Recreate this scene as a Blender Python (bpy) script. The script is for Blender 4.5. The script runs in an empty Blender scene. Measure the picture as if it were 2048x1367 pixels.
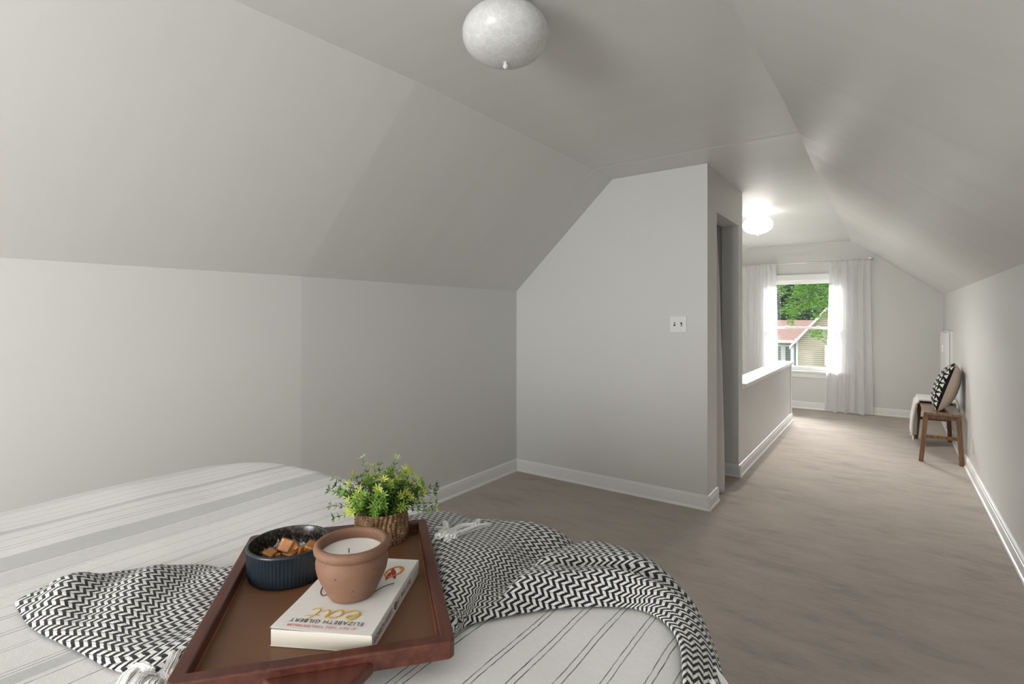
import bpy, bmesh, math, random
from mathutils import Vector, Matrix, noise
PI = math.pi
random.seed(7)
S = bpy.context.scene
COL = S.collection

# ---------------------------------------------------------------- camera
FPX, TH, Y0, CX, CAMH = 1043.5, 0.6248, 633.0, 1024.0, 1.25
cd = bpy.data.cameras.new('camera'); cam = bpy.data.objects.new('camera', cd); COL.objects.link(cam)
cd.sensor_width = 36; cd.lens = FPX * 36 / 2048; cd.shift_y = -(683.5 - Y0) / 2048
cd.clip_start = 0.02; cd.clip_end = 200
cam.location = (0, 0, CAMH); cam.rotation_euler = (PI / 2, 0, TH)
S.camera = cam

# ---------------------------------------------------------------- view, world, lights
S.view_settings.view_transform = 'Standard'; S.view_settings.look = 'None'
S.view_settings.gamma = 1; S.view_settings.use_curve_mapping = False
S.view_settings.exposure = 0.5
W = bpy.data.worlds.new('sky'); S.world = W; W.use_nodes = True
bg = W.node_tree.nodes['Background']; bg.inputs[0].default_value = (0.86, 0.94, 1.0, 1); bg.inputs[1].default_value = 1.5

def area(name, loc, rot, sx, sy, power, col=(1, 1, 1), portal=False):
    l = bpy.data.lights.new(name, 'AREA'); l.shape = 'RECTANGLE'; l.size = sx; l.size_y = sy
    l.energy = power; l.color = col
    if portal: l.cycles.is_portal = True
    o = bpy.data.objects.new(name, l); COL.objects.link(o); o.location = loc; o.rotation_euler = rot
    return o
# daylight through the window of the near gable (behind the camera)
area('daylight_near_window', (-0.95, -2.56, 1.20), (PI / 2, 0, 0), 1.25, 1.1, 67, (1.0, 0.992, 0.98))
# added area panel, out of view, boosting the sky's daylight into the far window
area('far_window_sky_boost', (-0.95, 12.0, 3.0), (math.radians(-66), 0, 0), 4.5, 1.6, 1500, (0.98, 0.99, 1.0))
# unseen fill lamp added down the stairwell to brighten the far end
area('stairwell_fill', (-1.75, 5.8, -1.9), (PI, 0, 0), 1.1, 2.1, 45, (1.0, 0.98, 0.95))
# daylight through the far window: sampled from the sky by a portal, plus the low sky over the house
area('portal_far_window', (-0.95, 8.2, 1.11), (-PI / 2, 0, 0), 0.9, 1.2, 1, portal=True)

# ---------------------------------------------------------------- helpers
def link(name, me, mat=None, parent=None, smooth=False):
    o = bpy.data.objects.new(name, me); COL.objects.link(o)
    if mat is not None:
        for m in (mat if isinstance(mat, (list, tuple)) else [mat]): me.materials.append(m)
    if parent is not None: o.parent = parent
    if smooth:
        for p in me.polygons: p.use_smooth = True
    return o

def obj(name, bm, mat=None, parent=None, smooth=False):
    bmesh.ops.recalc_face_normals(bm, faces=bm.faces)
    me = bpy.data.meshes.new(name); bm.to_mesh(me); bm.free()
    return link(name, me, mat, parent, smooth)

def pyobj(name, vs, fs, mat=None, parent=None, smooth=False, uvs=None, fmat=None):
    me = bpy.data.meshes.new(name); me.from_pydata([tuple(v) for v in vs], [], fs)
    if uvs is not None:
        uv = me.uv_layers.new(name='UVMap')
        for lp in me.loops: uv.data[lp.index].uv = uvs[lp.vertex_index]
    if fmat is not None:
        for p, k in zip(me.polygons, fmat): p.material_index = k
    me.update()
    return link(name, me, mat, parent, smooth)

def empty(name, loc=(0, 0, 0), rz=0, rot=None):
    o = bpy.data.objects.new(name, None); COL.objects.link(o); o.location = loc
    o.rotation_euler = rot if rot else (0, 0, rz); o.empty_display_size = .05
    return o

def tag(o, label, cat, group=None, kind=None):
    o['label'] = label
    if cat: o['category'] = cat
    if group: o['group'] = group
    if kind: o['kind'] = kind
    return o

def struct(o, label=None, cat=None):
    o['kind'] = 'structure'
    if label: o['label'] = label
    if cat: o['category'] = cat
    return o

def box(bm, x0, x1, y0, y1, z0, z1, M=None):
    vs = [bm.verts.new((x, y, z)) for x in (x0, x1) for y in (y0, y1) for z in (z0, z1)]
    if M is not None:
        for v in vs: v.co = M @ v.co
    for f in ((0, 1, 3, 2), (4, 6, 7, 5), (0, 4, 5, 1), (2, 3, 7, 6), (0, 2, 6, 4), (1, 5, 7, 3)):
        bm.faces.new([vs[i] for i in f])

def prism(bm, prof, a, b, axis='y'):
    """extrude a closed 2-D profile between a and b along an axis; profile in the other two axes"""
    def mk(p, t):
        if axis == 'y': return (p[0], t, p[1])
        if axis == 'x': return (t, p[0], p[1])
        return (p[0], p[1], t)
    A = [bm.verts.new(mk(p, a)) for p in prof]; B = [bm.verts.new(mk(p, b)) for p in prof]
    n = len(prof)
    for i in range(n): bm.faces.new((A[i], A[(i + 1) % n], B[(i + 1) % n], B[i]))
    bm.faces.new(A); bm.faces.new(B[::-1])

def bevel(o, w, seg=2, angle=0.6):
    m = o.modifiers.new('bevel', 'BEVEL'); m.width = w; m.segments = seg; m.limit_method = 'ANGLE'; m.angle_limit = angle
    return o

def lathe(bm, prof, n=48, cx=0, cy=0):
    rings = []
    for r, z in prof:
        if r < 1e-6: rings.append([bm.verts.new((cx, cy, z))])
        else: rings.append([bm.verts.new((cx + r * math.cos(2 * PI * i / n), cy + r * math.sin(2 * PI * i / n), z)) for i in range(n)])
    for a, b in zip(rings, rings[1:]):
        if len(a) == 1 and len(b) == 1: continue
        for i in range(n):
            j = (i + 1) % n
            if len(a) == 1: bm.faces.new((a[0], b[i], b[j]))
            elif len(b) == 1: bm.faces.new((a[i], a[j], b[0]))
            else: bm.faces.new((a[i], a[j], b[j], b[i]))

def tube(bm, pts, r, n=8, cap=True):
    pts = [Vector(p) for p in pts]; rings = []
    up = Vector((0, 0, 1))
    for i, p in enumerate(pts):
        t = (pts[min(i + 1, len(pts) - 1)] - pts[max(i - 1, 0)]).normalized()
        a = t.cross(up)
        if a.length < 1e-3: a = t.cross(Vector((1, 0, 0)))
        a.normalize(); b = t.cross(a).normalized()
        rr = r[i] if isinstance(r, (list, tuple)) else r
        rings.append([bm.verts.new(p + (a * math.cos(2 * PI * k / n) + b * math.sin(2 * PI * k / n)) * rr) for k in range(n)])
    for A, B in zip(rings, rings[1:]):
        for k in range(n): bm.faces.new((A[k], A[(k + 1) % n], B[(k + 1) % n], B[k]))
    if cap: bm.faces.new(rings[0][::-1]); bm.faces.new(rings[-1])

def sm(a, b, x):
    t = max(0, min(1, (x - a) / (b - a))); return t * t * (3 - 2 * t)

# ---- node helper
class N:
    def __init__(s, name, base=(.8, .8, .8), rough=.5, spec=.5, **k):
        s.m = bpy.data.materials.new(name); s.m.use_nodes = True; s.t = s.m.node_tree
        s.b = s.t.nodes['Principled BSDF']; s.out = s.t.nodes['Material Output']
        s.b.inputs['Base Color'].default_value = (*base, 1); s.b.inputs['Roughness'].default_value = rough
        s.b.inputs['Specular IOR Level'].default_value = spec
        for kk, v in k.items(): s.b.inputs[kk].default_value = v
    def n(s, ty, **k):
        nd = s.t.nodes.new(ty)
        for a, v in k.items(): setattr(nd, a, v)
        return nd
    def l(s, a, b): s.t.links.new(a, b)
    def setin(s, sock, v):
        if hasattr(v, 'links') or isinstance(v, bpy.types.NodeSocket): s.l(v, sock)
        else: sock.default_value = v
    def math(s, op, a, b=0.0, c=None):
        nd = s.n('ShaderNodeMath', operation=op); s.setin(nd.inputs[0], a); s.setin(nd.inputs[1], b)
        if c is not None: s.setin(nd.inputs[2], c)
        return nd.outputs[0]
    def coord(s, kind='Object', scale=(1, 1, 1), rot=(0, 0, 0)):
        tc = s.n('ShaderNodeTexCoord'); mp = s.n('ShaderNodeMapping'); s.l(tc.outputs[kind], mp.inputs[0])
        mp.inputs['Scale'].default_value = scale; mp.inputs['Rotation'].default_value = rot
        return mp.outputs[0]
    def noise(s, vec, scale=5, detail=3, rough=.5):
        nd = s.n('ShaderNodeTexNoise'); s.l(vec, nd.inputs['Vector']); nd.inputs['Scale'].default_value = scale
        nd.inputs['Detail'].default_value = detail; nd.inputs['Roughness'].default_value = rough
        return nd.outputs[0]
    def mix(s, f, a, b):
        nd = s.n('ShaderNodeMix', data_type='RGBA'); s.setin(nd.inputs[0], f)
        for sock, v in ((nd.inputs[6], a), (nd.inputs[7], b)):
            if isinstance(v, tuple): sock.default_value = (*v, 1)
            else: s.l(v, sock)
        return nd.outputs[2]
    def ramp(s, f, stops):
        nd = s.n('ShaderNodeValToRGB'); s.l(f, nd.inputs[0]); e = nd.color_ramp.elements
        e[0].position = stops[0][0]; e[0].color = (*stops[0][1], 1); e[1].position = stops[-1][0]; e[1].color = (*stops[-1][1], 1)
        for p, c in stops[1:-1]: q = e.new(p); q.color = (*c, 1)
        return nd.outputs[0]
    def color(s, v): s.l(v, s.b.inputs['Base Color'])
    def rough(s, v): s.l(v, s.b.inputs['Roughness'])
    def bump(s, h, strength=.2, dist=.002):
        nd = s.n('ShaderNodeBump'); nd.inputs['Strength'].default_value = strength; nd.inputs['Distance'].default_value = dist
        s.l(h, nd.inputs['Height']); s.l(nd.outputs[0], s.b.inputs['Normal'])

# ---------------------------------------------------------------- materials
WALLC = (.70, .698, .675)
def mk_wall(name, base, r0, r1, spec=.4, streak=False):
    m = N(name, base, r0, spec)
    v = m.coord('Object')
    n1 = m.noise(v, 1.3, 4, .6); n2 = m.noise(v, 220, 2, .6); n3 = m.noise(v, 7, 3, .6)
    c = m.mix(n1, tuple(x * .975 for x in base), tuple(min(1, x * 1.025) for x in base))
    h = m.math('ADD', m.math('MULTIPLY', n2, .25), m.math('MULTIPLY', n3, .9))
    if streak:
        vs = m.coord('Object', (0.55, 7.0, 0.55)); ns = m.noise(vs, 1.1, 5, .62)
        st = m.ramp(ns, [(.38, (0, 0, 0)), (.72, (1, 1, 1))])
        c = m.mix(m.math('MULTIPLY', st, .12), c, tuple(x * .8 for x in base))
        m.rough(m.math('MULTIPLY_ADD', ns, (r1 - r0) * 1.6, r0 - .03))
        h = m.math('ADD', h, m.math('MULTIPLY', ns, 1.6))
    else:
        m.rough(m.math('MULTIPLY_ADD', n3, r1 - r0, r0))
    m.color(c); m.bump(h, .22, .0016)
    return m.m
M = {}
M['wall'] = mk_wall('wall_paint', WALLC, .42, .55)
M['ceil'] = mk_wall('ceiling_paint', (.72, .717, .695), .30, .46, .5, True)
M['trim'] = mk_wall('trim_paint', (.86, .86, .845), .3, .4, .5)
M['plate'] = N('switch_plastic', (.82, .82, .80), .35).m
def flat(name, base, rough=.5, spec=.5, **k): return N(name, base, rough, spec, **k).m
M['dark'] = flat('dark_slot', (.04, .04, .04), .6)
M['steel'] = flat('brushed_steel', (.55, .54, .52), .32, Metallic=1.0)
M['nickel'] = flat('pale_nickel', (.72, .70, .67), .35, Metallic=.6)

m = N('carpet_pile', (.42, .37, .33), 1.0, .1); v = m.coord('Object')
na = m.noise(v, 1.1, 4, .65); nb = m.noise(m.coord('Object', (1, 2.6, 1), (0, 0, .5)), 3.2, 5, .7); nc = m.noise(v, 420, 2, .7); nd_ = m.noise(v, 60, 3, .7)
pat = m.ramp(m.math('ADD', m.math('MULTIPLY', na, .35), m.math('MULTIPLY', nb, .65)), [(.36, (.72, .72, .72)), (.48, (.97, .97, .97)), (.64, (1.14, 1.14, 1.14))])
c = m.mix(nc, (.37, .312, .265), (.515, .45, .395))
mm = m.n('ShaderNodeMix', data_type='RGBA', blend_type='MULTIPLY'); mm.inputs[0].default_value = 1; m.l(c, mm.inputs[6]); m.l(pat, mm.inputs[7])
m.color(mm.outputs[2]); m.b.inputs['Sheen Weight'].default_value = .5; m.b.inputs['Sheen Roughness'].default_value = .5; m.b.inputs['Sheen Tint'].default_value = (.9, .85, .8, 1)
m.bump(m.math('ADD', m.math('ADD', nc, nd_), m.math('MULTIPLY', nb, 2.5)), .55, .006); M['carpet'] = m.m

# window glass: clear with a faint reflection
m = N('window_glass'); tr = m.n('ShaderNodeBsdfTransparent'); gl = m.n('ShaderNodeBsdfGlossy'); gl.inputs['Roughness'].default_value = .02
fr = m.n('ShaderNodeFresnel'); fr.inputs[0].default_value = 1.45; mx = m.n('ShaderNodeMixShader')
m.l(m.math('MULTIPLY', fr.outputs[0], .8), mx.inputs[0]); m.l(tr.outputs[0], mx.inputs[1]); m.l(gl.outputs[0], mx.inputs[2]); m.l(mx.outputs[0], m.out.inputs[0]); M['glass'] = m.m

# sheer curtain
m = N('sheer_voile', (.92, .92, .91), .8, .1); tr = m.n('ShaderNodeBsdfTransparent'); tl = m.n('ShaderNodeBsdfTranslucent'); tl.inputs[0].default_value = (.95, .95, .95, 1)
v = m.coord('Object', (1, 1, 1)); wv = m.noise(v, 500, 1, .5)
mx1 = m.n('ShaderNodeMixShader'); mx1.inputs[0].default_value = .45; m.l(m.b.outputs[0], mx1.inputs[1]); m.l(tl.outputs[0], mx1.inputs[2])
mx2 = m.n('ShaderNodeMixShader'); mx2.inputs[0].default_value = .24; m.l(mx1.outputs[0], mx2.inputs[1]); m.l(tr.outputs[0], mx2.inputs[2]); m.l(mx2.outputs[0], m.out.inputs[0])
m.bump(wv, .2, .001); M['sheer'] = m.m

m = N('grey_linen', (.50, .48, .46), .9, .15); v = m.coord('Object', (1, 1, 1))
m.color(m.mix(m.noise(m.coord('Object', (60, 60, 900)), 1, 2, .6), (.56, .54, .525), (.76, .74, .72))); m.bump(m.noise(v, 600, 2, .6), .4, .001); M['linen'] = m.m

# lamp glass
def alabaster(name, em):
    m = N(name, (.80, .80, .78), .25, .5); v = m.coord('Object')
    n1 = m.noise(v, 30, 5, .7); vo = m.n('ShaderNodeTexVoronoi', feature='DISTANCE_TO_EDGE'); m.l(v, vo.inputs['Vector']); vo.inputs['Scale'].default_value = 38
    vein = m.ramp(vo.outputs[0], [(0, (1, 1, 1)), (.10, (0, 0, 0))])
    f = m.math('MULTIPLY', n1, m.math('MULTIPLY_ADD', vein, .35, .65))
    col = m.ramp(f, [(.2, (.60, .60, .585)), (.6, (.74, .74, .725))]); m.color(col)
    m.bump(n1, .5, .002); m.b.inputs['Subsurface Weight'].default_value = .2; m.b.inputs['Subsurface Radius'].default_value = (.02, .02, .02)
    if em:
        m.b.inputs['Emission Color'].default_value = (1, .97, .92, 1); m.b.inputs['Emission Strength'].default_value = em
    return m.m
M['bowl_off'] = alabaster('alabaster_glass', 0)
M['bowl_on'] = alabaster('lit_alabaster_glass', 3.2)

# ---------------------------------------------------------------- room dimensions
XL, XR, YN, YF = -2.46, .534, -2.60, 8.10
ZK, ZC, ZKR = 1.458, 2.241, 1.509
XSL, XSR = -1.612, -.396
YP, XP, YE, YH = 3.474, -.948, 4.466, 7.05
YO1, YO2, ZD = 3.70, 4.341, 1.961
YB, BEND = 1.55, .07
def topz(x):
    if x <= XSL: return ZK + (x - XL) / (XSL - XL) * (ZC - ZK)
    if x <= XSR: return ZC
    return ZC + (x - XSR) / (XR - XSR) * (ZKR - ZC)

SX0, SX1, SY0, SY1 = XL + .06, XP - .115, YE + .10, 7.0
bm = bmesh.new(); box(bm, XL - .4, XR + .12, YN - .1, SY0, -.12, 0); box(bm, XL - .4, XR + .12, SY1, YF + .12, -.12, 0)
box(bm, XL - .4, SX0, SY0, SY1, -.12, 0); box(bm, SX1, XR + .12, SY0, SY1, -.12, 0); bmesh.ops.remove_doubles(bm, verts=bm.verts, dist=1e-5)
struct(obj('floor', bm, M['carpet']), 'beige-brown carpeted attic floor', 'floor')

# ceiling: left slope, flat strip, right slope as one shell (with the joint at YB on the left side)
prof = [(XL, ZK), (XSL, ZC), (XSR, ZC), (XR, ZKR)]
xs = []
for (xa, za), (xb, zb), k in ((prof[0], prof[1], 8), (prof[1], prof[2], 10), (prof[2], prof[3], 10)):
    for i in range(k): xs.append((xa + (xb - xa) * i / k, za + (zb - za) * i / k))
xs.append(prof[3])
ys = [YN, -1.6, -.6, .2, .9, YB - .012, YB, 2.1, 2.7, 3.155, 3.17, 3.185, 3.7, 4.3, 5.0, 5.7, 6.4, 7.1, 7.6, YF]
vs, fs = [], []
for j, y in enumerate(ys):
    for i, (x, z) in enumerate(xs):
        dx = 0; dz = 0
        if y < YB:
            dx = -BEND * (YB - y) * (1 if i <= 8 else 0)
        if abs(y - 3.17) < .001 and 8 <= i <= 18: dz = .004
        if i == 18:
            dz += .004 * math.sin(y * 3.1) ; dx += .006 * math.sin(y * 2.3 + 1)
        vs.append((x + dx, y, z + dz))
nx = len(xs)
for j in range(len(ys) - 1):
    for i in range(nx - 1):
        a = j * nx + i; fs.append((a, a + nx, a + nx + 1, a + 1))
o = pyobj('ceiling', vs, fs, M['ceil']); struct(o, 'white sloped attic ceiling with a flat middle strip', 'ceiling')
md = o.modifiers.new('solid', 'SOLIDIFY'); md.thickness = .1; md.offset = -1

def shell(name, vs, fs, thick, mat, label, off=-1):
    o = pyobj(name, vs, fs, mat); struct(o, label, 'wall'); md = o.modifiers.new('solid', 'SOLIDIFY'); md.thickness = thick; md.offset = off; return o
bm = bmesh.new(); V = [[bm.verts.new((x, y, z)) for x, y in ((SX0, SY0), (SX1, SY0), (SX1, SY1), (SX0, SY1))] for z in (-2.0, -.0005)]
for i in range(4): bm.faces.new((V[0][i], V[0][(i + 1) % 4], V[1][(i + 1) % 4], V[1][i]))
bm.faces.new(V[0]); struct(obj('wall_stairwell', bm, M['wall']), 'pale walls of the stairwell below the half wall', 'wall')
# knee walls
vs = [(XL - BEND * (YB - YN), YN, 0), (XL - BEND * (YB - YN), YN, ZK), (XL, YB, 0), (XL, YB, ZK), (XL, YF, 0), (XL, YF, ZK)]
shell('wall_left', vs, [(0, 2, 3, 1), (2, 4, 5, 3)], .1, M['wall'], 'light grey knee wall on the left')
shell('wall_right', [(XR, YN, 0), (XR, YF, 0), (XR, YF, ZKR), (XR, YN, ZKR)], [(0, 3, 2, 1)], .1, M['wall'], 'light grey knee wall on the right')
WX0, WX1, WZ0, WZ1 = -1.40, -.50, .50, 1.76
def gable(name, y, hx0, hx1, hz0, hz1, sgn, label, xl):
    bp = sorted({xl, XSL, XSR, XR, hx0, hx1} | ({XL} if xl < XL else set()))
    vs, fs = [], []
    def q(a, b, z0a, z0b, z1a, z1b):
        k = len(vs); vs.extend([(a, y, z0a), (b, y, z0b), (b, y, z1b), (a, y, z1a)]); fs.append((k, k + 1, k + 2, k + 3) if sgn > 0 else (k + 3, k + 2, k + 1, k))
    for a, b in zip(bp, bp[1:]):
        ta, tb = max(topz(a), ZK - .0), max(topz(b), ZK)
        if a >= hx0 - 1e-6 and b <= hx1 + 1e-6: q(a, b, 0, 0, hz0, hz0); q(a, b, hz1, hz1, ta, tb)
        else:
            q(a, b, 0, 0, hz0, hz0); q(a, b, hz0, hz0, min(hz1, ta), min(hz1, tb))
            if ta > hz1 or tb > hz1: q(a, b, min(hz1, ta), min(hz1, tb), ta, tb)
    me = bpy.data.meshes.new(name); b_ = bmesh.new()
    V = [b_.verts.new(v) for v in vs]
    for f in fs:
        c_ = [V[i] for i in f]
        try: b_.faces.new(c_)
        except ValueError: pass
    bmesh.ops.remove_doubles(b_, verts=b_.verts, dist=1e-5)
    bmesh.ops.dissolve_degenerate(b_, dist=1e-5, edges=b_.edges)
    b_.to_mesh(me); b_.free(); o = link(name, me, M['wall']); struct(o, label, 'wall')
    md = o.modifiers.new('solid', 'SOLIDIFY'); md.thickness = .12; md.offset = -1
    return o
gable('wall_back', YF, WX0, WX1, WZ0, WZ1, 1, 'far gable wall with the window', XL)
gable('wall_front', YN, -1.60, -.30, .62, 1.78, -1, 'near gable wall behind the camera', XL - BEND * (YB - YN))

# closet (partition) and stair half wall
bm = bmesh.new()
prism(bm, [(XL, 0), (XP, 0), (XP, ZC), (XSL, ZC), (XL, ZK)], YP, YP + .11)
struct(obj('wall_partition', bm, M['wall']), 'light grey partition wall with the light switch', 'wall')
bm = bmesh.new()
box(bm, XP - .125, XP, YP + .11, YO1, 0, ZC); box(bm, XP - .125, XP, YO2, YE, 0, ZC); box(bm, XP - .125, XP, YO1, YO2, ZD, ZC)
struct(obj('wall_closet', bm, M['wall']), 'closet wall with the curtained doorway', 'wall')
bm = bmesh.new()
prism(bm, [(XL, 0), (XP - .125, 0), (XP - .125, ZC), (XSL, ZC), (XL, ZK)], YE - .1, YE)
struct(obj('wall_closet_rear', bm, M['wall']), 'rear wall of the closet', 'wall')
bm = bmesh.new(); box(bm, XP - .115, XP, YE, YH, 0, .675)
struct(obj('wall_stair', bm, M['wall']), 'low grey half wall around the stairwell', 'wall')
bm = bmesh.new(); box(bm, XP - .145, XP + .028, YE, YH + .03, .693, .715); box(bm, XP - .128, XP + .013, YE, YH + .013, .670, .693)
struct(bevel(obj('trim_1', bm, M['trim']), .004), 'white wooden cap along the top of the half wall', 'trim')
bm = bmesh.new(); box(bm, XP, XP + .008, YH - .05, YH + .008, .09, .672); box(bm, XP - .115, XP, YH, YH + .008, 0, .672)
struct(bevel(obj('trim_2', bm, M['trim']), .002), 'white end board of the half wall', 'trim')

# baseboards
BP = [(0, 0), (.024, 0), (.024, .006), (.021, .013), (.016, .017), (.016, .070), (.0125, .0725), (.015, .076), (.013, .088), (.007, .0955), (0, .0955)]
def baseboard(name, runs, label):
    bm = bmesh.new()
    for ax, a, b, w, sg in runs:
        prism(bm, [(w + sg * p[0], p[1]) for p in BP], a, b, ax)
    struct(bevel(obj(name, bm, M['trim']), .0012, 1), label, 'baseboard')
bm = bmesh.new()
struct(obj('baseboard_left', (lambda b: (prism(b, [(XL + p[0], p[1]) for p in BP], YB, YP), b)[1])(bmesh.new()), M['trim']), 'white baseboard along the left knee wall', 'baseboard')
baseboard('baseboard_partition', [('x', XL, XP + .02, YP, -1), ('y', YP - .02, YO1, XP, 1)], 'white baseboard below the partition wall')
baseboard('baseboard_stair', [('y', YO2 - .02, YH + .02, XP, 1), ('x', XP - .125, XP + .02, YO2, -1)], 'white baseboard along the half wall')
baseboard('baseboard_right', [('y', YN, YF, XR, -1)], 'white baseboard along the right knee wall')
baseboard('baseboard_back', [('x', XL, XR, YF, -1)], 'white baseboard below the far window')

# ---------------------------------------------------------------- far window
win = struct(empty('window_1', (-.95, YF, WZ0)), 'white double-hung window in the far wall', 'window')
def wpart(name, boxes, mat, bv=.003, parent=win):
    bm = bmesh.new()
    for b_ in boxes: box(bm, b_[0] - parent.location.x, b_[1] - parent.location.x, b_[2] - parent.location.y, b_[3] - parent.location.y, b_[4] - parent.location.z, b_[5] - parent.location.z)
    o = obj(name, bm, mat, parent); 
    if bv: bevel(o, bv)
    return o
wpart('window_casing', [(WX0 - .075, WX0 + .008, YF - .02, YF, WZ0 + .02, WZ1 - .012), (WX1 - .008, WX1 + .075, YF - .02, YF, WZ0 + .02, WZ1 - .012), (WX0 - .075, WX1 + .075, YF - .02, YF, WZ1 - .012, WZ1 + .05), (WX0 - .085, WX1 + .085, YF - .03, YF, WZ1 + .05, WZ1 + .066)], M['trim'])
wpart('window_stool', [(WX0 - .10, WX1 + .10, YF - .06, YF + .05, WZ0 - .005, WZ0 + .02)], M['trim'])
wpart('window_apron', [(WX0 - .07, WX1 + .07, YF - .018, YF, WZ0 - .075, WZ0 - .005)], M['trim'])
JB = .02
wpart('window_jamb', [(WX0, WX0 + JB, YF, YF + .12, WZ0 + .02, WZ1), (WX1 - JB, WX1, YF, YF + .12, WZ0 + .02, WZ1), (WX0 + JB, WX1 - JB, YF, YF + .12, WZ1 - JB, WZ1), (WX0, WX1, YF + .05, YF + .13, WZ0, WZ0 + .02)], M['trim'], 0)
def sash(name, z0, z1, y0, y1, br, tr_):
    return wpart(name, [(WX0 + JB, WX0 + JB + .04, y0, y1, z0, z1), (WX1 - JB - .04, WX1 - JB, y0, y1, z0, z1), (WX0 + JB + .04, WX1 - JB - .04, y0, y1, z0, z0 + br), (WX0 + JB + .04, WX1 - JB - .04, y0, y1, z1 - tr_, z1)], M['trim'], .002)
ZM = 1.095
s1 = sash('lower_sash', WZ0 + .02, ZM + .015, YF + .045, YF + .072, .05, .03)
s2 = sash('upper_sash', ZM - .015, WZ1 - JB, YF + .075, YF + .10, .03, .04)
for nm, par, z0, z1, y in (('window_pane', s1, WZ0 + .07, ZM - .015, YF + .058), ('window_pane', s2, ZM + .015, WZ1 - .06, YF + .088)):
    bm = bmesh.new(); box(bm, WX0 + .06 + .95, WX1 - .06 + .95, y - YF - .002, y - YF + .002, z0 - WZ0, z1 - WZ0); obj(nm, bm, M['glass'], par)
wpart('sash_lock', [(-1.17, -1.13, YF + .04, YF + .07, ZM + .015, ZM + .03), (-.79, -.75, YF + .04, YF + .07, ZM + .015, ZM + .03)], M['plate'], .003)

# near gable window behind the camera (the daylight lamp stands in its opening)
win2 = struct(empty('window_2', (-.95, YN, .62)), 'white window in the near gable behind the camera', 'window')
wpart('window_casing', [(-1.68, -1.6, YN, YN + .02, .55, 1.86), (-.30, -.22, YN, YN + .02, .55, 1.86), (-1.68, -.22, YN, YN + .02, 1.78, 1.86), (-1.68, -.22, YN, YN + .03, .54, .62)], M['trim'], .003, win2)
wpart('window_pane', [(-1.6, -.30, YN - .07, YN - .066, .62, 1.78)], M['glass'], 0, win2)

# ---------------------------------------------------------------- curtains and rod
def curtain(name, x0, x1, y, z1, z0, folds, amp, mat, label, puddle=0, flare=(0, 0), seed=1, ph=0.0):
    nu, nv = 150, 60; vs, fs = [], []; rnd = random.Random(seed)
    offs = [rnd.uniform(-.5, .5) for _ in range(40)]
    for j in range(nv + 1):
        t = j / nv; z = z1 + (z0 - z1) * t
        for i in range(nu + 1):
            s_ = i / nu
            xa = x0 + flare[0] * t ** 1.5; xb = x1 + flare[1] * t ** 1.2
            a = amp * (.35 + .65 * sm(0, .12, t)) * (1 + .25 * math.sin(3 * t + s_ * 5))
            ang = 2 * PI * folds * (s_ + .02 * math.sin(2 * t + 9 * s_)) + ph
            yy = y - a * math.sin(ang) - .4 * a * math.sin(2.3 * ang + 1.3 * t * 2)
            xx = xa + (xb - xa) * s_ + .25 * a * math.cos(ang)
            zz = z
            if t < .045: yy = y - .012 * math.cos(s_ * folds * 9) 
            if puddle and t > .93:
                k = (t - .93) / .07; yy -= puddle * k * (1 + .5 * math.sin(ang)); zz = max(.006 + .012 * (1 + math.sin(ang * .7)) * k, z)
            vs.append((xx, yy, zz))
    for j in range(nv):
        for i in range(nu):
            a = j * (nu + 1) + i; fs.append((a, a + 1, a + nu + 2, a + nu + 1))
    o = pyobj(name, vs, fs, mat, None, True)
    return o
YR = YF - .085
c1 = curtain('curtain', -1.73, -1.262, YR, 1.985, .02, 6, .022, M['sheer'], '', 0, (0, .02), 3)
tag(c1, 'white sheer curtain on the left side of the far window', 'curtain', 'sheer curtains at the far window')
c2 = curtain('curtain', -.634, -.190, YR, 1.985, .0, 5, .024, M['sheer'], '', .05, (-.05, .03), 5, .6)
tag(c2, 'white sheer curtain on the right side of the far window, pooling on the carpet', 'curtain', 'sheer curtains at the far window')
rod = empty('curtain_rod', (-.95, YR, 1.978)); tag(rod, 'thin pale metal curtain rod above the far window', 'curtain rod')
bm = bmesh.new(); tube(bm, [(-.80, 0, 0), (.785, 0, 0)], .0075, 12); obj('rod', bm, M['nickel'], rod, True)
for sx in (-1, 1):
    bm = bmesh.new(); tube(bm, [(sx * .785, 0, 0), (sx * .80, 0, 0)], .014, 14); obj('finial', bm, M['steel'], rod, True)
    bm = bmesh.new(); box(bm, sx * .76 - .006, sx * .76 + .006, .004, .085, -.006, .006); box(bm, sx * .76 - .012, sx * .76 + .012, .08, .085, -.03, .03); obj('bracket', bm, M['nickel'], rod)

# closet curtain
def closet_curtain():
    nu, nv = 60, 60; vs, fs = [], []
    for j in range(nv + 1):
        t = j / nv; z = 1.95 - 1.93 * t
        for i in range(nu + 1):
            s_ = i / nu
            ye = 3.842 + .075 * sm(.05, .95, t) - .05 * sm(.25, 0, t) - .02 * sm(.96, 1, t)
            y = YO1 + .006 + (ye - YO1 - .006) * s_
            x = XP - .070 + .064 * s_ ** 1.5 * (.5 + .5 * t) + .009 * math.sin(2 * PI * 2.2 * s_ + 1.5 * t)
            vs.append((x, y, z - .02 * t * s_))
    for j in range(nv):
        for i in range(nu):
            a = j * (nu + 1) + i; fs.append((a, a + 1, a + nu + 2, a + nu + 1))
    o = pyobj('closet_curtain', vs, fs, M['linen'], None, True); md = o.modifiers.new('solid', 'SOLIDIFY'); md.thickness = .003
    return o
tag(closet_curtain(), 'grey linen curtain hanging in the closet doorway', 'curtain')

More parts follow.
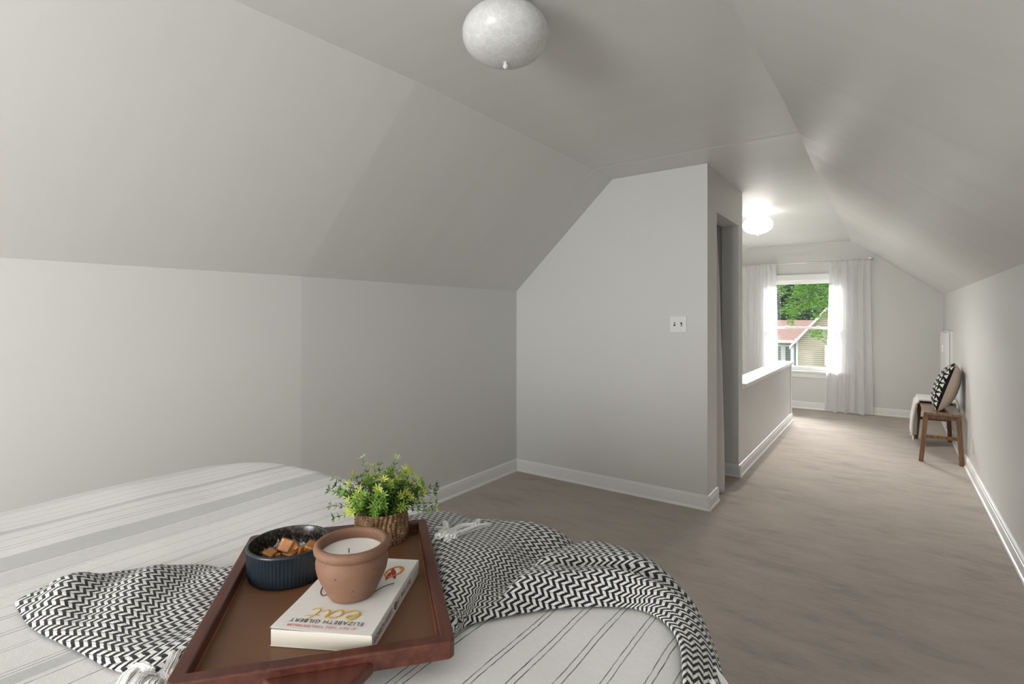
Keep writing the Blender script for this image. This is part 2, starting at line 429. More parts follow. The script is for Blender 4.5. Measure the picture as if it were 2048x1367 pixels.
# knee-wall access door at the far right
dr = struct(empty('door_1', (XR, 7.30, .10)), 'small white access door in the right knee wall', 'door')
wpart('door_frame', [(XR - .022, XR, 6.93, 6.99, .0965, 1.03), (XR - .022, XR, 7.63, 7.69, .0965, 1.03), (XR - .022, XR, 6.93, 7.69, 1.03, 1.10)], M['trim'], .002, dr)
dp = wpart('door_panel', [(XR - .055, XR - .024, 6.96, 7.66, .10, 1.085)], M['trim'], .003, dr)
wpart('door_latch', [(XR - .070, XR - .055, 7.24, 7.252, .87, .95)], M['steel'], .002, dr)

# light switch, outlet
sw = empty('light_switch', (-1.138, YP, 1.20)); tag(sw, 'white double light switch plate on the partition wall', 'light switch')
bm = bmesh.new(); box(bm, -.056, .056, -.006, 0, -.055, .055); bevel(obj('plate', bm, M['plate'], sw), .004, 3)
for sx in (-.023, .023):
    bm = bmesh.new(); box(bm, sx - .0055, sx + .0055, -.0066, -.0058, -.013, .013); obj('slot', bm, M['dark'], sw)
    bm = bmesh.new(); box(bm, sx - .004, sx + .004, -.018, -.006, .000 if sx < 0 else -.010, .009 if sx < 0 else -.001); bevel(obj('toggle', bm, M['plate'], sw), .0015)
ou = empty('wall_outlet', (XR, 5.41, .245)); tag(ou, 'small pale outlet plate low on the right wall beside the bench', 'outlet')
bm = bmesh.new(); box(bm, -.006, 0, -.035, .035, -.057, .057); bevel(obj('plate', bm, M['plate'], ou), .003)
for dz in (-.024, .024):
    bm = bmesh.new(); box(bm, -.0066, -.0058, -.012, .012, dz - .014, dz + .014); obj('socket', bm, flat('socket_face', (.7, .7, .68), .5) if dz < 0 else bpy.data.materials['socket_face'], ou)

# ---------------------------------------------------------------- ceiling lights
def ceiling_light(x, y, lit, label):
    t = empty('ceiling_light', (x, y, ZC)); tag(t, label, 'ceiling light', 'bowl ceiling lights')
    bm = bmesh.new(); lathe(bm, [(0, 0), (.062, 0), (.062, -.008), (.050, -.024), (.048, -.04), (0, -.04)], 40); obj('canopy', bm, M['nickel'] if not lit else M['plate'], t, True)
    R = .134; prof = [(.045, -.036)]
    for i in range(25):
        a = PI * (.16 + .84 * i / 24); prof.append((R * math.sin(a) ** .9 if i < 24 else 0, -.118 + .086 * math.cos(a)))
    bm = bmesh.new(); lathe(bm, prof, 64); obj('glass_bowl', bm, M['bowl_on'] if lit else M['bowl_off'], t, True)
    bm = bmesh.new(); lathe(bm, [(0, -.2), (.008, -.203), (.005, -.208), (.009, -.215), (.006, -.222), (0, -.226)], 20); obj('finial', bm, M['plate'] if lit else M['bowl_off'], t, True)
def lamp_glow(x, y, z, w):
    l = bpy.data.lights.new('bulb', 'SPOT'); l.energy = w; l.spot_size = math.radians(168); l.spot_blend = 1; l.shadow_soft_size = .03; l.color = (1, .96, .90)
    o = bpy.data.objects.new('bulb', l); COL.objects.link(o); o.location = (x, y, z)
lamp_glow(-1.01, 5.40, ZC - .235, 55)
ceiling_light(-.962, 1.300, False, 'unlit frosted bowl ceiling light above the bed')
ceiling_light(-1.01, 5.40, True, 'lit white bowl ceiling light beyond the closet')


# ================================================================ BED
BX0, BX1, BY0, BY1, BZ = -1.675, -.185, -1.12, .935, .800
RC, RR = .26, .075
def lump(u, v):
    return .007 * noise.noise(Vector((u * 2.2, v * 2.2, 3))) + .0035 * noise.noise(Vector((u * 7, v * 5, 9)))
def drape(u, v, h=0.0, rr=RR):
    """bedspread surface: flat cloth coordinates -> point on the bed, h above the cloth"""
    cu = min(max(u, BX0 + RC), BX1 - RC); cv = min(max(v, BY0 + RC), BY1 - RC)
    du, dv = u - cu, v - cv; a = math.hypot(du, dv); F = RC - rr
    if a < 1e-9: return Vector((u, v, BZ + lump(u, v) + h + .012 * sm(.80, 1.30, -u))), Vector((0, 0, 1))
    d = Vector((du / a, dv / a, 0)); lm = lump(u, v)
    crown = -.012 * sm(F - .18, F, a) * sm(-1.3, -.7, u) + .012 * sm(.80, 1.30, -u)
    if a <= F: p = Vector((cu, cv, 0)) + d * a; nrm = Vector((0, 0, 1)); z = BZ
    else:
        b = a - F
        if b < rr * PI / 2:
            t = b / rr; p = Vector((cu, cv, 0)) + d * (F + rr * math.sin(t)); z = BZ - rr * (1 - math.cos(t)); nrm = d * math.sin(t) + Vector((0, 0, math.cos(t)))
        else:
            e = b - rr * PI / 2; ang = math.atan2(dv, du)
            s_ = (u + v) * 9 if cu != u and cv != v else (u * 9 if cu == u else v * 9)
            fold = .016 * sm(0, .3, e) * math.sin(s_ * 1.7)
            p = Vector((cu, cv, 0)) + d * (F + rr + fold + .02 * e); z = BZ - rr - e; nrm = d.copy()
    p.z = z + crown
    return p + nrm * (lm * (1 if nrm.z > .5 else 1) + h), nrm

bed = empty('bed', (-.92, -.1, 0)); tag(bed, 'bed standing under the striped bedspread in the near end of the attic', 'bed')
bm = bmesh.new(); box(bm, BX0 + .10 + .92, BX1 - .10 + .92, BY0 + .10 + .1, BY1 - .10 + .1, .42, BZ - .05); bevel(obj('mattress', bm, flat('mattress_ticking', (.75, .74, .71), .9), bed), .05, 4)
bm = bmesh.new(); box(bm, BX0 + .12 + .92, BX1 - .12 + .92, BY0 + .12 + .1, BY1 - .12 + .1, .12, .42); bevel(obj('box_base', bm, flat('box_base_cloth', (.6, .58, .55), .9), bed), .02)
bm = bmesh.new()
for sx in (BX0 + .2, BX1 - .2):
    for sy in (BY0 + .2, BY1 - .2): 
        b2 = bmesh.new(); lathe(b2, [(0, 0), (.025, 0), (.03, .12), (0, .12)], 20, sx + .92, sy + .1); obj('leg', b2, flat('dark_leg', (.05, .04, .035), .5) if 'dark_leg' not in bpy.data.materials else bpy.data.materials['dark_leg'], bed, True)
bm.free()

# bedspread material: off-white cotton with woven grey bands and thin charcoal lines running the length of the bed
m = N('striped_cotton', (.74, .735, .72), .92, .12); m.b.inputs['Sheen Weight'].default_value = .15
uvn = m.n('ShaderNodeUVMap'); sp = m.n('ShaderNodeSeparateXYZ'); m.l(uvn.outputs[0], sp.inputs[0])
vv = m.n('ShaderNodeMapping'); m.l(uvn.outputs[0], vv.inputs[0]); vv.inputs['Scale'].default_value = (9, 2.2, 1)
wob = m.noise(vv.outputs[0], 1, 3, .6)
vv2 = m.n('ShaderNodeMapping'); m.l(uvn.outputs[0], vv2.inputs[0]); vv2.inputs['Scale'].default_value = (60, 60, 1)
wob2 = m.noise(vv2.outputs[0], 1, 2, .5)
xx = m.math('ADD', sp.outputs[0], m.math('ADD', m.math('MULTIPLY_ADD', wob, .008, -.004), m.math('MULTIPLY_ADD', wob2, .0018, -.0009)))
dash = m.n('ShaderNodeMapping'); m.l(uvn.outputs[0], dash.inputs[0]); dash.inputs['Scale'].default_value = (700, 45, 1)
dn = m.noise(dash.outputs[0], 1, 3, .7); dsh = m.ramp(dn, [(.30, (.25, .25, .25)), (.55, (1, 1, 1))])
bands = [(-1.449, .010, .55), (-1.271, .034, .62), (-1.205, .027, .30), (-.880, .011, .6), (-1.590, .012, .3), (-.72, .03, .45), (-.60, .012, .4), (-2.0, .03, .5), (.25, .03, .5)]
lines = [-1.60, -1.57, -1.545, -1.51, -1.48, -1.436, -1.40, -1.36, -1.345, -1.306, -1.237, -1.18, -1.172, -1.136, -1.096, -1.065, -1.058, -1.016, -1.008, -.967, -.960, -.903, -.896, -.86, -.82, -.78, -.772, -.735, -.69, -.682, -.65,
         -.612, -.605, -.56, -.5, -.491, -.482, -.425, -.418, -.3855, -.3775, -.342, -.334, -.297, -.289, -.2505, -.2425, -.222, -.215, -.207, -.16, -.152, -.11, -.102, -.03, .03, .038, .09, .16, .168, -1.66, -1.72, -1.78, -1.86, -1.93]
def msum(lst):
    while len(lst) > 1:
        nxt = []
        for i in range(0, len(lst) - 1, 2): nxt.append(m.math('MAXIMUM', lst[i], lst[i + 1]))
        if len(lst) % 2: nxt.append(lst[-1])
        lst = nxt
    return lst[0]
def near(c, w, amt, op='LESS_THAN'):
    return m.math('MULTIPLY', m.math('COMPARE', xx, c, w), amt)
bsum = msum([near(c, w, a) for c, w, a in bands])
rs = random.Random(4)
lsum = msum([near(c, .0008 if c > -.55 else .00075, (rs.uniform(.75, 1) if c > -.56 else rs.uniform(.35, .9))) for c in lines])
c = m.mix(bsum, (.74, .735, .72), (.42, .42, .415))
c = m.mix(m.math('MULTIPLY', lsum, dsh), c, (.06, .06, .065))
m.color(c)
wv = m.n('ShaderNodeMapping'); m.l(uvn.outputs[0], wv.inputs[0]); wv.inputs['Scale'].default_value = (900, 900, 1)
m.bump(m.math('ADD', m.noise(wv.outputs[0], 1, 2, .6), m.math('MULTIPLY', wob2, 1.5)), .35, .0015); M['spread'] = m.m

vs, fs, uv = [], [], []
U0, U1, V0, V1 = BX0 - .52, BX1 + .52, BY0 - .3, BY1 + .52
nu, nv = 200, 230
for j in range(nv + 1):
    v = V0 + (V1 - V0) * j / nv
    for i in range(nu + 1):
        u = U0 + (U1 - U0) * i / nu
        p, _ = drape(u, v); vs.append(p); uv.append((u, v))
for j in range(nv):
    for i in range(nu):
        a = j * (nu + 1) + i; fs.append((a, a + 1, a + nu + 2, a + nu + 1))
sprd = pyobj('bedspread', vs, fs, M['spread'], None, True, uv)
tag(sprd, 'off-white bedspread with thin charcoal lines and grey bands, covering the bed', 'bedspread')

# ================================================================ THROW
m = N('chevron_knit', (.7, .7, .68), .95, .1); m.b.inputs['Sheen Weight'].default_value = .2
uvn = m.n('ShaderNodeUVMap'); jm = m.n('ShaderNodeMapping'); m.l(uvn.outputs[0], jm.inputs[0]); jm.inputs['Scale'].default_value = (420, 420, 1)
jn = m.n('ShaderNodeTexNoise'); m.l(jm.outputs[0], jn.inputs['Vector']); jn.inputs['Scale'].default_value = 1; jn.inputs['Detail'].default_value = 2
jv = m.n('ShaderNodeVectorMath', operation='MULTIPLY_ADD'); m.l(jn.outputs['Color'], jv.inputs[0]); jv.inputs[1].default_value = (.0020, .0020, 0)
av = m.n('ShaderNodeVectorMath', operation='ADD'); m.l(uvn.outputs[0], av.inputs[0]); av.inputs[1].default_value = (-.0010 + 5, -.0010 + 5, 0); m.l(av.outputs[0], jv.inputs[2])
sp = m.n('ShaderNodeSeparateXYZ'); m.l(jv.outputs[0], sp.inputs[0])
WC, PC, KS = .0070, .0123, .72
row = m.math('DIVIDE', sp.outputs[1], WC); fi = m.math('FLOOR', row); fr_ = m.math('FRACT', row)
par = m.math('FLOORED_MODULO', fi, 2.0); sg = m.math('MULTIPLY_ADD', par, -2.0, 1.0)
ph = m.math('ADD', m.math('DIVIDE', sp.outputs[0], PC), m.math('MULTIPLY', sg, m.math('MULTIPLY', m.math('SUBTRACT', fr_, .5), KS)))
ph = m.math('ADD', ph, m.math('MULTIPLY', par, .10)); fp = m.math('FRACT', ph)
wht = m.math('LESS_THAN', fp, .50)
tri = m.math('SUBTRACT', 1.0, m.math('ABSOLUTE', m.math('MULTIPLY_ADD', fp, 2.0, -1.0)))
edge = m.math('SUBTRACT', 1.0, m.math('POWER', m.math('ABSOLUTE', m.math('MULTIPLY_ADD', fr_, 2.0, -1.0)), 4.0))
fine = m.n('ShaderNodeMapping'); m.l(uvn.outputs[0], fine.inputs[0]); fine.inputs['Scale'].default_value = (900, 900, 1); fz = m.noise(fine.outputs[0], 1, 2, .6)
cw = m.mix(fz, (.58, .58, .56), (.86, .86, .84)); cb = m.mix(fz, (.008, .008, .010), (.030, .030, .034))
m.color(m.mix(wht, cb, cw))
hh = m.math('ADD', m.math('MULTIPLY', edge, .9), m.math('ADD', m.math('MULTIPLY', wht, .5), m.math('MULTIPLY', fz, .5)))
m.bump(hh, .8, .0022); M['throw'] = m.m
M['yarn'] = flat('cream_yarn', (.82, .82, .80), .95, .1)

TH_ST = [((-1.105, .245), (-1.085, .205)), ((-1.065, .345), (-.985, .205)), ((-.99, .425), (-.87, .228)), ((-.935, .462), (-.775, .250)),
         ((-.905, .60), (-.67, .315)), ((-.875, .80), (-.575, .385)), ((-.81, .945), (-.50, .44)), ((-.71, 1.02), (-.475, .50)),
         ((-.56, 1.05), (-.495, .565)), ((-.42, 1.06), (-.435, .668)), ((-.29, 1.05), (-.35, .760)), ((-.14, 1.03), (-.298, .778)),
         ((-.01, .96), (-.245, .742)), ((.05, .86), (-.200, .65)), ((.10, .76), (-.10, .54)), ((.20, .70), (.0, .50)), ((.30, .66), (.10, .46))]
def cr(P, t):
    n = len(P) - 1; x = max(0, min(n - 1e-6, t * n)); i = int(x); f = x - i
    g = lambda k: Vector(P[max(0, min(n, k))])
    a, b, c_, d = g(i - 1), g(i), g(i + 1), g(i + 2)
    return .5 * ((2 * b) + (c_ - a) * f + (2 * a - 5 * b + 4 * c_ - d) * f * f + (3 * b - a - 3 * c_ + d) * f ** 3)
TT = [a for a, b in TH_ST]; TB = [b for a, b in TH_ST]
VAL1 = [(-.485, .92), (-.500, .86), (-.513, .79), (-.503, .70), (-.487, .63), (-.49, .58)]
VAL2 = [(-.515, .69), (-.490, .735), (-.455, .768), (-.425, .800), (-.36, .83), (-.27, .84)]
def pdist(P, u, v):
    best = 9; sgn = 1
    for (x0, y0), (x1, y1) in zip(P, P[1:]):
        dx, dy = x1 - x0, y1 - y0; t = max(0, min(1, ((u - x0) * dx + (v - y0) * dy) / (dx * dx + dy * dy)))
        q = math.hypot(u - x0 - t * dx, v - y0 - t * dy)
        if q < best: best = q; sgn = 1 if dx * (v - y0) - dy * (u - x0) > 0 else -1
    return best, sgn
# tray footprint (used to press the cloth down)
TRC = Vector((-.690, .485)); TRA = None
def throw_h(s_, t, u, v):
    L = len(TH_ST) - 1
    e = min(t, 1 - t) * (Vector(cr(TT, s_)) - Vector(cr(TB, s_))).length
    e = min(e, s_ * 1.6 + .0)
    h = .003 + .009 * (1 - math.exp(-(e / .012)))
    right = sm(-.80, -.60, u)
    d1, sg1 = pdist(VAL1, u, v)
    hump = .026 * sm(0, .06, e)
    h += right * hump * (1 - math.exp(-(d1 / (.034 if sg1 < 0 else .020)) ** 2))
    d2, sg2 = pdist(VAL2, u, v)
    if u > -.50 : h -= right * .017 * math.exp(-(d2 / .014) ** 2) * sm(0, .05, e)
    h += .006 * (noise.noise(Vector((u * 13, v * 13, 1))) + .3) * sm(0, .05, e)
    left = 1 - sm(-1.0, -.80, u)
    h += left * (.014 * sm(0, .09, e) + .007 * math.sin((u * 34 + v * 46)) * sm(0, .05, e))
    h = .006 + (h - .006) * (1 - .75 * sm(-.34, -.18, u))
    # pressed flat below the tray
    lx, ly = tray_local(u, v)
    pin = sm(.175, .150, abs(lx)) * sm(.215, .190, abs(ly))
    h = h * (1 - pin) + (.0225 - lump(u, v)) * pin
    return max(h, .003)
TANG = math.atan2(-.3395 * 0 + (.736 - .483), (-.738 + .434))      # direction of the tray's long side
TA = TANG - PI / 2                                                 # tray local +y runs away from the camera
TCX, TCY = -.6875, .4865
def tray_local(u, v):
    dx, dy = u - TCX, v - TCY; c_, s_ = math.cos(TA), math.sin(TA)
    return dx * c_ + dy * s_, -dx * s_ + dy * c_
vs, fs, uv = [], [], []
ns, nt = 320, 90; arc = 0; prev = None; rowlen = []
for i in range(ns + 1):
    s_ = i / ns; a, b = cr(TT, s_), cr(TB, s_); c_ = (a + b) / 2
    if prev is not None: arc += (c_ - prev).length
    prev = c_; wdt = (a - b).length
    for j in range(nt + 1):
        t = j / nt; q = b + (a - b) * t
        if s_ < .001: q = c_ + (q - c_) * .6
        h = throw_h(s_, t, q.x, q.y)
        p, n_ = drape(q.x, q.y, h); vs.append(p); uv.append((arc, (t - .5) * wdt + .01 * math.sin(arc * 9)))
for i in range(ns):
    for j in range(nt):
        a = i * (nt + 1) + j; fs.append((a, a + 1, a + nt + 2, a + nt + 1))
throw = pyobj('throw_blanket', vs, fs, M['throw'], None, True, uv)
tag(throw, 'black and white chevron knit throw with tassels spread across the striped bedspread', 'throw blanket')
md = throw.modifiers.new('solid', 'SOLIDIFY'); md.thickness = .005; md.offset = -1

def surf(u, v, h=0.0):
    """a point on top of the throw at (u, v)"""
    best = None
    for i in range(0, 81):
        s_ = i / 80; a, b = cr(TT, s_), cr(TB, s_); ab = a - b; t = max(0, min(1, (Vector((u, v)) - b).dot(ab) / ab.length_squared))
        q = b + ab * t; d = (q - Vector((u, v))).length
        if best is None or d < best[0]: best = (d, s_, t)
    hh = throw_h(best[1], best[2], u, v) if best[0] < .02 else .0
    return drape(u, v, hh + h)[0]
rt = random.Random(11)
def tassel(pts, r0=.0045, nst=9, spread=.010, rs=.0013, hbase=.003):
    bm = bmesh.new()
    P = [Vector(p) for p in pts]
    for k in range(nst):
        ox, oy = rt.uniform(-1, 1), rt.uniform(-1, 1); ph_ = rt.uniform(0, 6); L = rt.uniform(.86, 1.06); path = []
        for i in range(13):
            f = i / 12 * L; f2 = min(f, 1)
            q = Vector(cr([(p.x, p.y) for p in P], f2)); q2 = q + Vector((ox, oy)) * (.0022 + spread * f ** 1.6) * (1 - .5 * (f < .08))
            q2 += Vector((math.sin(ph_ + f * 9), math.cos(ph_ + f * 8))) * .0014
            path.append(surf(q2.x, q2.y, hbase + .004 * rt.random() * f + .0025 * (k % 3)))
        tube(bm, path, rs, 6)
    q0 = surf(P[0].x, P[0].y, hbase + .002); bmesh.ops.create_icosphere(bm, subdivisions=2, radius=r0, matrix=Matrix.Translation(q0))
    return obj('tassel', bm, M['yarn'], throw, True)
# tassels on the upper fold beside the tray
def w2(px, py, z=.828):
    d = (CAMH - z) * FPX / (py - Y0); u = (px - CX) / FPX * d; c_, s_ = math.cos(TH), math.sin(TH)
    return u * c_ - d * s_, u * s_ + d * c_
for pp, nn, sp_ in (([(889, 1039), (893, 1050), (890, 1064), (880, 1078), (874, 1094)], 14, .006), ([(951, 1050), (931, 1052), (912, 1062), (898, 1075), (886, 1092)], 16, .007),
                    ([(979, 1048), (950, 1058), (928, 1070), (908, 1084), (896, 1098)], 18, .008), ([(957, 1033), (955, 1045), (950, 1056)], 9, .004), ([(872, 1057), (882, 1061), (890, 1066)], 6, .004)):
    tassel([w2(*q) for q in pp], nst=nn + 10, spread=sp_, rs=.0019, r0=.0045, hbase=.0055)
# thick cord tassels at the near corner by the tray
def cord(pts, r, n=5, tw=60, name='tassel'):
    bm = bmesh.new(); P = [Vector(p) for p in pts]
    for k in range(n * 8):
        path = []; a0 = rt.uniform(0, 2 * PI); r0 = r * .85 * rt.random() ** .5; L = rt.uniform(.93, 1.03); tws = rt.uniform(.5, 1.6)
        for i in range(19):
            f = i / 18 * L; q = Vector(cr([(p[0], p[1], p[2]) for p in pts], min(f, 1))); a = a0 + f * tws; k_ = r0 * (1 + .35 * f * f)
            base = surf(q.x, q.y, 0); path.append(Vector((q.x + k_ * math.cos(a) + .0006 * math.sin(f * 30 + a0), q.y + k_ * math.cos(a) * .35 + k_ * .5 * math.sin(a + 1), base.z + q.z + r * .75 + k_ * .75 * math.sin(a))))
        tube(bm, path, .0011, 5)
    return obj(name, bm, M['yarn'], throw, True)
def pc(pp, r, n=6, z=.835): cord([(*w2(px, py, z), hz) for px, py, hz in pp], r, n)
pc([(350, 1283, .004), (343, 1297, .008), (334, 1318, .009), (326, 1342, .008), (318, 1362, .006)], .0065)
pc([(298, 1326, .003), (318, 1318, .008), (333, 1330, .010), (326, 1350, .010), (306, 1347, .007), (296, 1338, .004)], .0065)
pc([(298, 1340, .012), (276, 1338, .016), (256, 1348, .014), (243, 1366, .008), (236, 1392, .004)], .0078, 6, .822)
pc([(300, 1346, .010), (286, 1352, .014), (272, 1368, .014), (264, 1395, .008)], .0085, 6, .822)
pc([(312, 1352, .012), (302, 1366, .016), (292, 1392, .010)], .0080, 6, .826)
# tassels hanging over the foot corner of the bed
for pts_ in ([(-.196, .748, .790), (-.176, .747, .768), (-.166, .745, .735), (-.163, .743, .66)], [(-.190, .716, .792), (-.172, .715, .768), (-.164, .714, .73), (-.163, .712, .65)]):
    bm = bmesh.new()
    for q in range(30):
        a = rt.uniform(0, 2 * PI); r_ = .0055 * rt.random() ** .5; path = []
        for i in range(12):
            f = i / 11; c_ = cr(pts_, f) - Vector((.004, 0, .024)); k_ = r_ * (.5 + f); path.append(c_ + Vector((k_ * math.cos(a) + .003, k_ * math.sin(a), k_ * .3 * math.sin(a * 2))))
        tube(bm, path, .0011, 5)
    obj('tassel', bm, M['yarn'], throw, True)

# ================================================================ TRAY
m = N('mahogany', (.16, .05, .03), .33, .45); v = m.coord('Object', (1, 1, 1))
wn = m.noise(m.coord('Object', (5, 5, 60)), 3, 5, .6); wn2 = m.noise(m.coord('Object', (90, 6, 90)), 1, 4, .6)
m.color(m.ramp(m.math('ADD', m.math('MULTIPLY', wn, .4), m.math('MULTIPLY', wn2, .6)), [(.25, (.030, .009, .006)), (.5, (.092, .026, .016)), (.75, (.175, .056, .034))]))
m.rough(m.math('MULTIPLY_ADD', wn2, .25, .22)); m.bump(wn2, .2, .0008); M['mahog'] = m.m
m = N('tray_board', (.17, .075, .038), .42, .4); wn = m.noise(m.coord('Object'), 90, 5, .7); wn2 = m.noise(m.coord('Object'), 5, 2, .5)
m.color(m.mix(m.math('ADD', m.math('MULTIPLY', wn, .6), m.math('MULTIPLY', wn2, .4)), (.125, .052, .025), (.205, .100, .052))); m.rough(m.math('MULTIPLY_ADD', wn, .2, .34)); m.bump(wn, .15, .0005); M['board'] = m.m
ZT = .8335                       # top of the tray's board
tray = empty('serving_tray', (TCX, TCY, ZT), TA); tag(tray, 'dark red-brown wooden serving tray with raised rim on the chevron throw', 'tray')
HW, HL = .1585, .2005; RW = .0175; RT = .0185; RB = -.0045
bm = bmesh.new(); box(bm, -HW + .01, HW - .01, -HL + .01, HL - .01, -.006, 0); obj('board', bm, M['board'], tray)
bm = bmesh.new(); out = []; rc_ = .010
for cx_, cy_, a0 in ((HW - rc_, HL - rc_, 0), (-HW + rc_, HL - rc_, 90), (-HW + rc_, -HL + rc_, 180), (HW - rc_, -HL + rc_, 270)):
    for k in range(7): a = math.radians(a0 + 15 * k); out.append((cx_ + rc_ * math.cos(a), cy_ + rc_ * math.sin(a), cx_ > 0, cy_ > 0))
inn = [((HW - RW) * (1 if p[2] else -1) * 1.0, (HL - RW) * (1 if p[3] else -1)) for p in out]
# inner loop: slide along the straight sides so that faces stay clean
lo = {}
for z in (RB, RT):
    lo[z] = ([bm.verts.new((p[0], p[1], z)) for p in out], [bm.verts.new((x, y, z)) for x, y in ((HW - RW, HL - RW), (-HW + RW, HL - RW), (-HW + RW, -HL + RW), (HW - RW, -HL + RW))])
for z in (RB, RT):
    O, I = lo[z]
    for q in range(4):
        for k in range(6): bm.faces.new((O[q * 7 + k], O[q * 7 + k + 1], I[q]))
        bm.faces.new((O[q * 7 + 6], O[((q + 1) % 4) * 7], I[(q + 1) % 4], I[q]))
n_ = len(out)
for i in range(n_): bm.faces.new((lo[RB][0][i], lo[RB][0][(i + 1) % n_], lo[RT][0][(i + 1) % n_], lo[RT][0][i]))
for i in range(4): bm.faces.new((lo[RB][1][i], lo[RB][1][(i + 1) % 4], lo[RT][1][(i + 1) % 4], lo[RT][1][i]))
bevel(obj('rim', bm, M['mahog'], tray), .0024, 3, .9)
# thin lighter fillet where the board meets the rim
bm = bmesh.new()
for x0, x1, y0, y1 in ((-HW + RW, -HW + RW + .0015, -HL + RW, HL - RW), (HW - RW - .0015, HW - RW, -HL + RW, HL - RW)): box(bm, x0, x1, y0, y1, -.001, .0035)
obj('inner_fillet', bm, flat('fillet_wood', (.28, .11, .06), .4), tray)
# handles: shaped grips on the two short sides
for sg in (-1, 1):
    bm = bmesh.new(); y0 = sg * HL; P = [(-.062, y0 - sg * .002), (.062, y0 - sg * .002), (.036, y0 + sg * .034), (-.036, y0 + sg * .034)]
    prism(bm, P, RB - .004, .0085, 'z'); bevel(obj('handle', bm, M['mahog'], tray), .004, 3)

# ================================================================ THINGS ON THE TRAY
def cam2w(px, py, z):
    d = (CAMH - z) * FPX / (py - Y0); u = (px - CX) / FPX * d; c_, s_ = math.cos(TH), math.sin(TH)
    return u * c_ - d * s_, u * s_ + d * c_
# --- ribbed bowl
def cf(u, d):
    c_, s_ = math.cos(TH), math.sin(TH); return u * c_ - d * s_, u * s_ + d * c_
m = N('blue_black_glaze', (.02, .035, .055), .22, .6); v = m.coord('Object'); n1 = m.noise(v, 14, 3, .6); n2 = m.noise(v, 260, 2, .6)
m.color(m.mix(n1, (.0035, .005, .007), (.009, .020, .034))); m.rough(m.math('MULTIPLY_ADD', n2, .25, .22)); m.bump(n2, .15, .0006); M['glaze'] = m.m
m = N('speckled_glaze', (.03, .03, .03), .2, .6); v = m.coord('Object', (1, 1, .6)); n1 = m.noise(v, 300, 3, .75)
m.color(m.ramp(n1, [(.46, (.012, .011, .010)), (.58, (.06, .054, .045)), (.76, (.16, .145, .12))])); m.rough(m.math('MULTIPLY_ADD', n1, .3, .1)); m.bump(n1, .3, .0006); M['speck'] = m.m
bx, by = cf(-.362, .850)
bowl = empty('candy_bowl', (bx, by, ZT + .0002)); tag(bowl, 'round ribbed dark blue bowl of wrapped caramels on the tray', 'bowl')
R, Hb = .0645, .0525; n = 288; vs, fs = [], []
zs = [(0, 0, 0), (.003, .93, 0), (.0, .97, 0)]
prof = [(0.0, 0.0, 0), (R * .86, 0.0, 0), (R * .93, .0015, 0), (R * .965, .006, .6), (R * .98, .014, 1), (R * .99, .03, 1), (R, Hb - .0065, 1), (R * 1.0, Hb - .004, 0), (R * 1.0, Hb - .0012, 0), (R - .0016, Hb, 0), (R - .0042, Hb, 0)]
for r, z, k in prof:
    for i in range(n):
        a = 2 * PI * i / n; rr = r - k * .0013 * (.5 - .5 * math.cos(a * 72)) ; vs.append((rr * math.cos(a), rr * math.sin(a), z))
for j in range(len(prof) - 1):
    for i in range(n): fs.append((j * n + i, j * n + (i + 1) % n, (j + 1) * n + (i + 1) % n, (j + 1) * n + i))
pyobj('outer_wall', vs, fs, M['glaze'], bowl, True)
bm = bmesh.new(); lathe(bm, [(R - .0042, Hb), (R - .0052, Hb - .002), (R - .006, .03), (R - .008, .012), (R - .018, .005), (0, .0042)], 96); obj('inner_wall', bm, M['speck'], bowl, True)
# caramels
M['caramel'] = N('caramel', (.72, .30, .06), .35, .5, **{'Subsurface Weight': .25}).m; M['caramel'].node_tree.nodes['Principled BSDF'].inputs['Subsurface Radius'].default_value = (.01, .005, .002)
m = N('cellophane'); tr = m.n('ShaderNodeBsdfTransparent'); gl = m.n('ShaderNodeBsdfGlossy'); gl.inputs['Roughness'].default_value = .08; fz_ = m.n('ShaderNodeFresnel'); fz_.inputs[0].default_value = 1.5
cv = m.noise(m.coord('Object'), 110, 3, .6); bp_ = m.n('ShaderNodeBump'); bp_.inputs['Strength'].default_value = 1; bp_.inputs['Distance'].default_value = .004; m.l(cv, bp_.inputs['Height']); m.l(bp_.outputs[0], gl.inputs['Normal']); m.l(bp_.outputs[0], fz_.inputs['Normal'])
mx = m.n('ShaderNodeMixShader'); m.l(m.math('ADD', m.math('MULTIPLY', fz_.outputs[0], .8), .02), mx.inputs[0]); m.l(tr.outputs[0], mx.inputs[1]); m.l(gl.outputs[0], mx.inputs[2]); m.l(mx.outputs[0], m.out.inputs[0]); M['cello'] = m.m
def candy(px, py, dz, rot, label, sc=1.0):
    x, y = cam2w(px, py, ZT + dz); t = empty('caramel_candy', (x, y, ZT + dz), 0, rot); tag(t, label, 'candy', 'wrapped caramels in the dark blue bowl')
    a = .0098 * sc; bm = bmesh.new(); box(bm, -a, a, -a, a, -.0072, .0072); bevel(obj('caramel', bm, M['caramel'], t), .0022, 3)
    bm = bmesh.new(); b = a + .0011; box(bm, -b, b, -b, b, -.0085, .0085)
    bmesh.ops.subdivide_edges(bm, edges=bm.edges, cuts=5, use_grid_fill=True)
    for v_ in bm.verts: v_.co += Vector((noise.noise(v_.co * 260), noise.noise(v_.co * 260 + Vector((9, 0, 0))), noise.noise(v_.co * 260 + Vector((0, 9, 0))))) * .0014
    for sg in (-1, 1):   # flat crimped ends
        base = [bm.verts.new((sg * b, y_, z_)) for y_, z_ in ((-.003, 0), (.003, 0))]
        tip = [bm.verts.new((sg * (b + .008), y_, z_)) for y_, z_ in ((-.0075, .002), (0, -.002), (.0075, .002))]
        bm.faces.new((base[0], tip[0], tip[1])); bm.faces.new((base[0], tip[1], base[1])); bm.faces.new((base[1], tip[1], tip[2]))
    obj('wrapper', bm, M['cello'], t, True)
CZ = .030
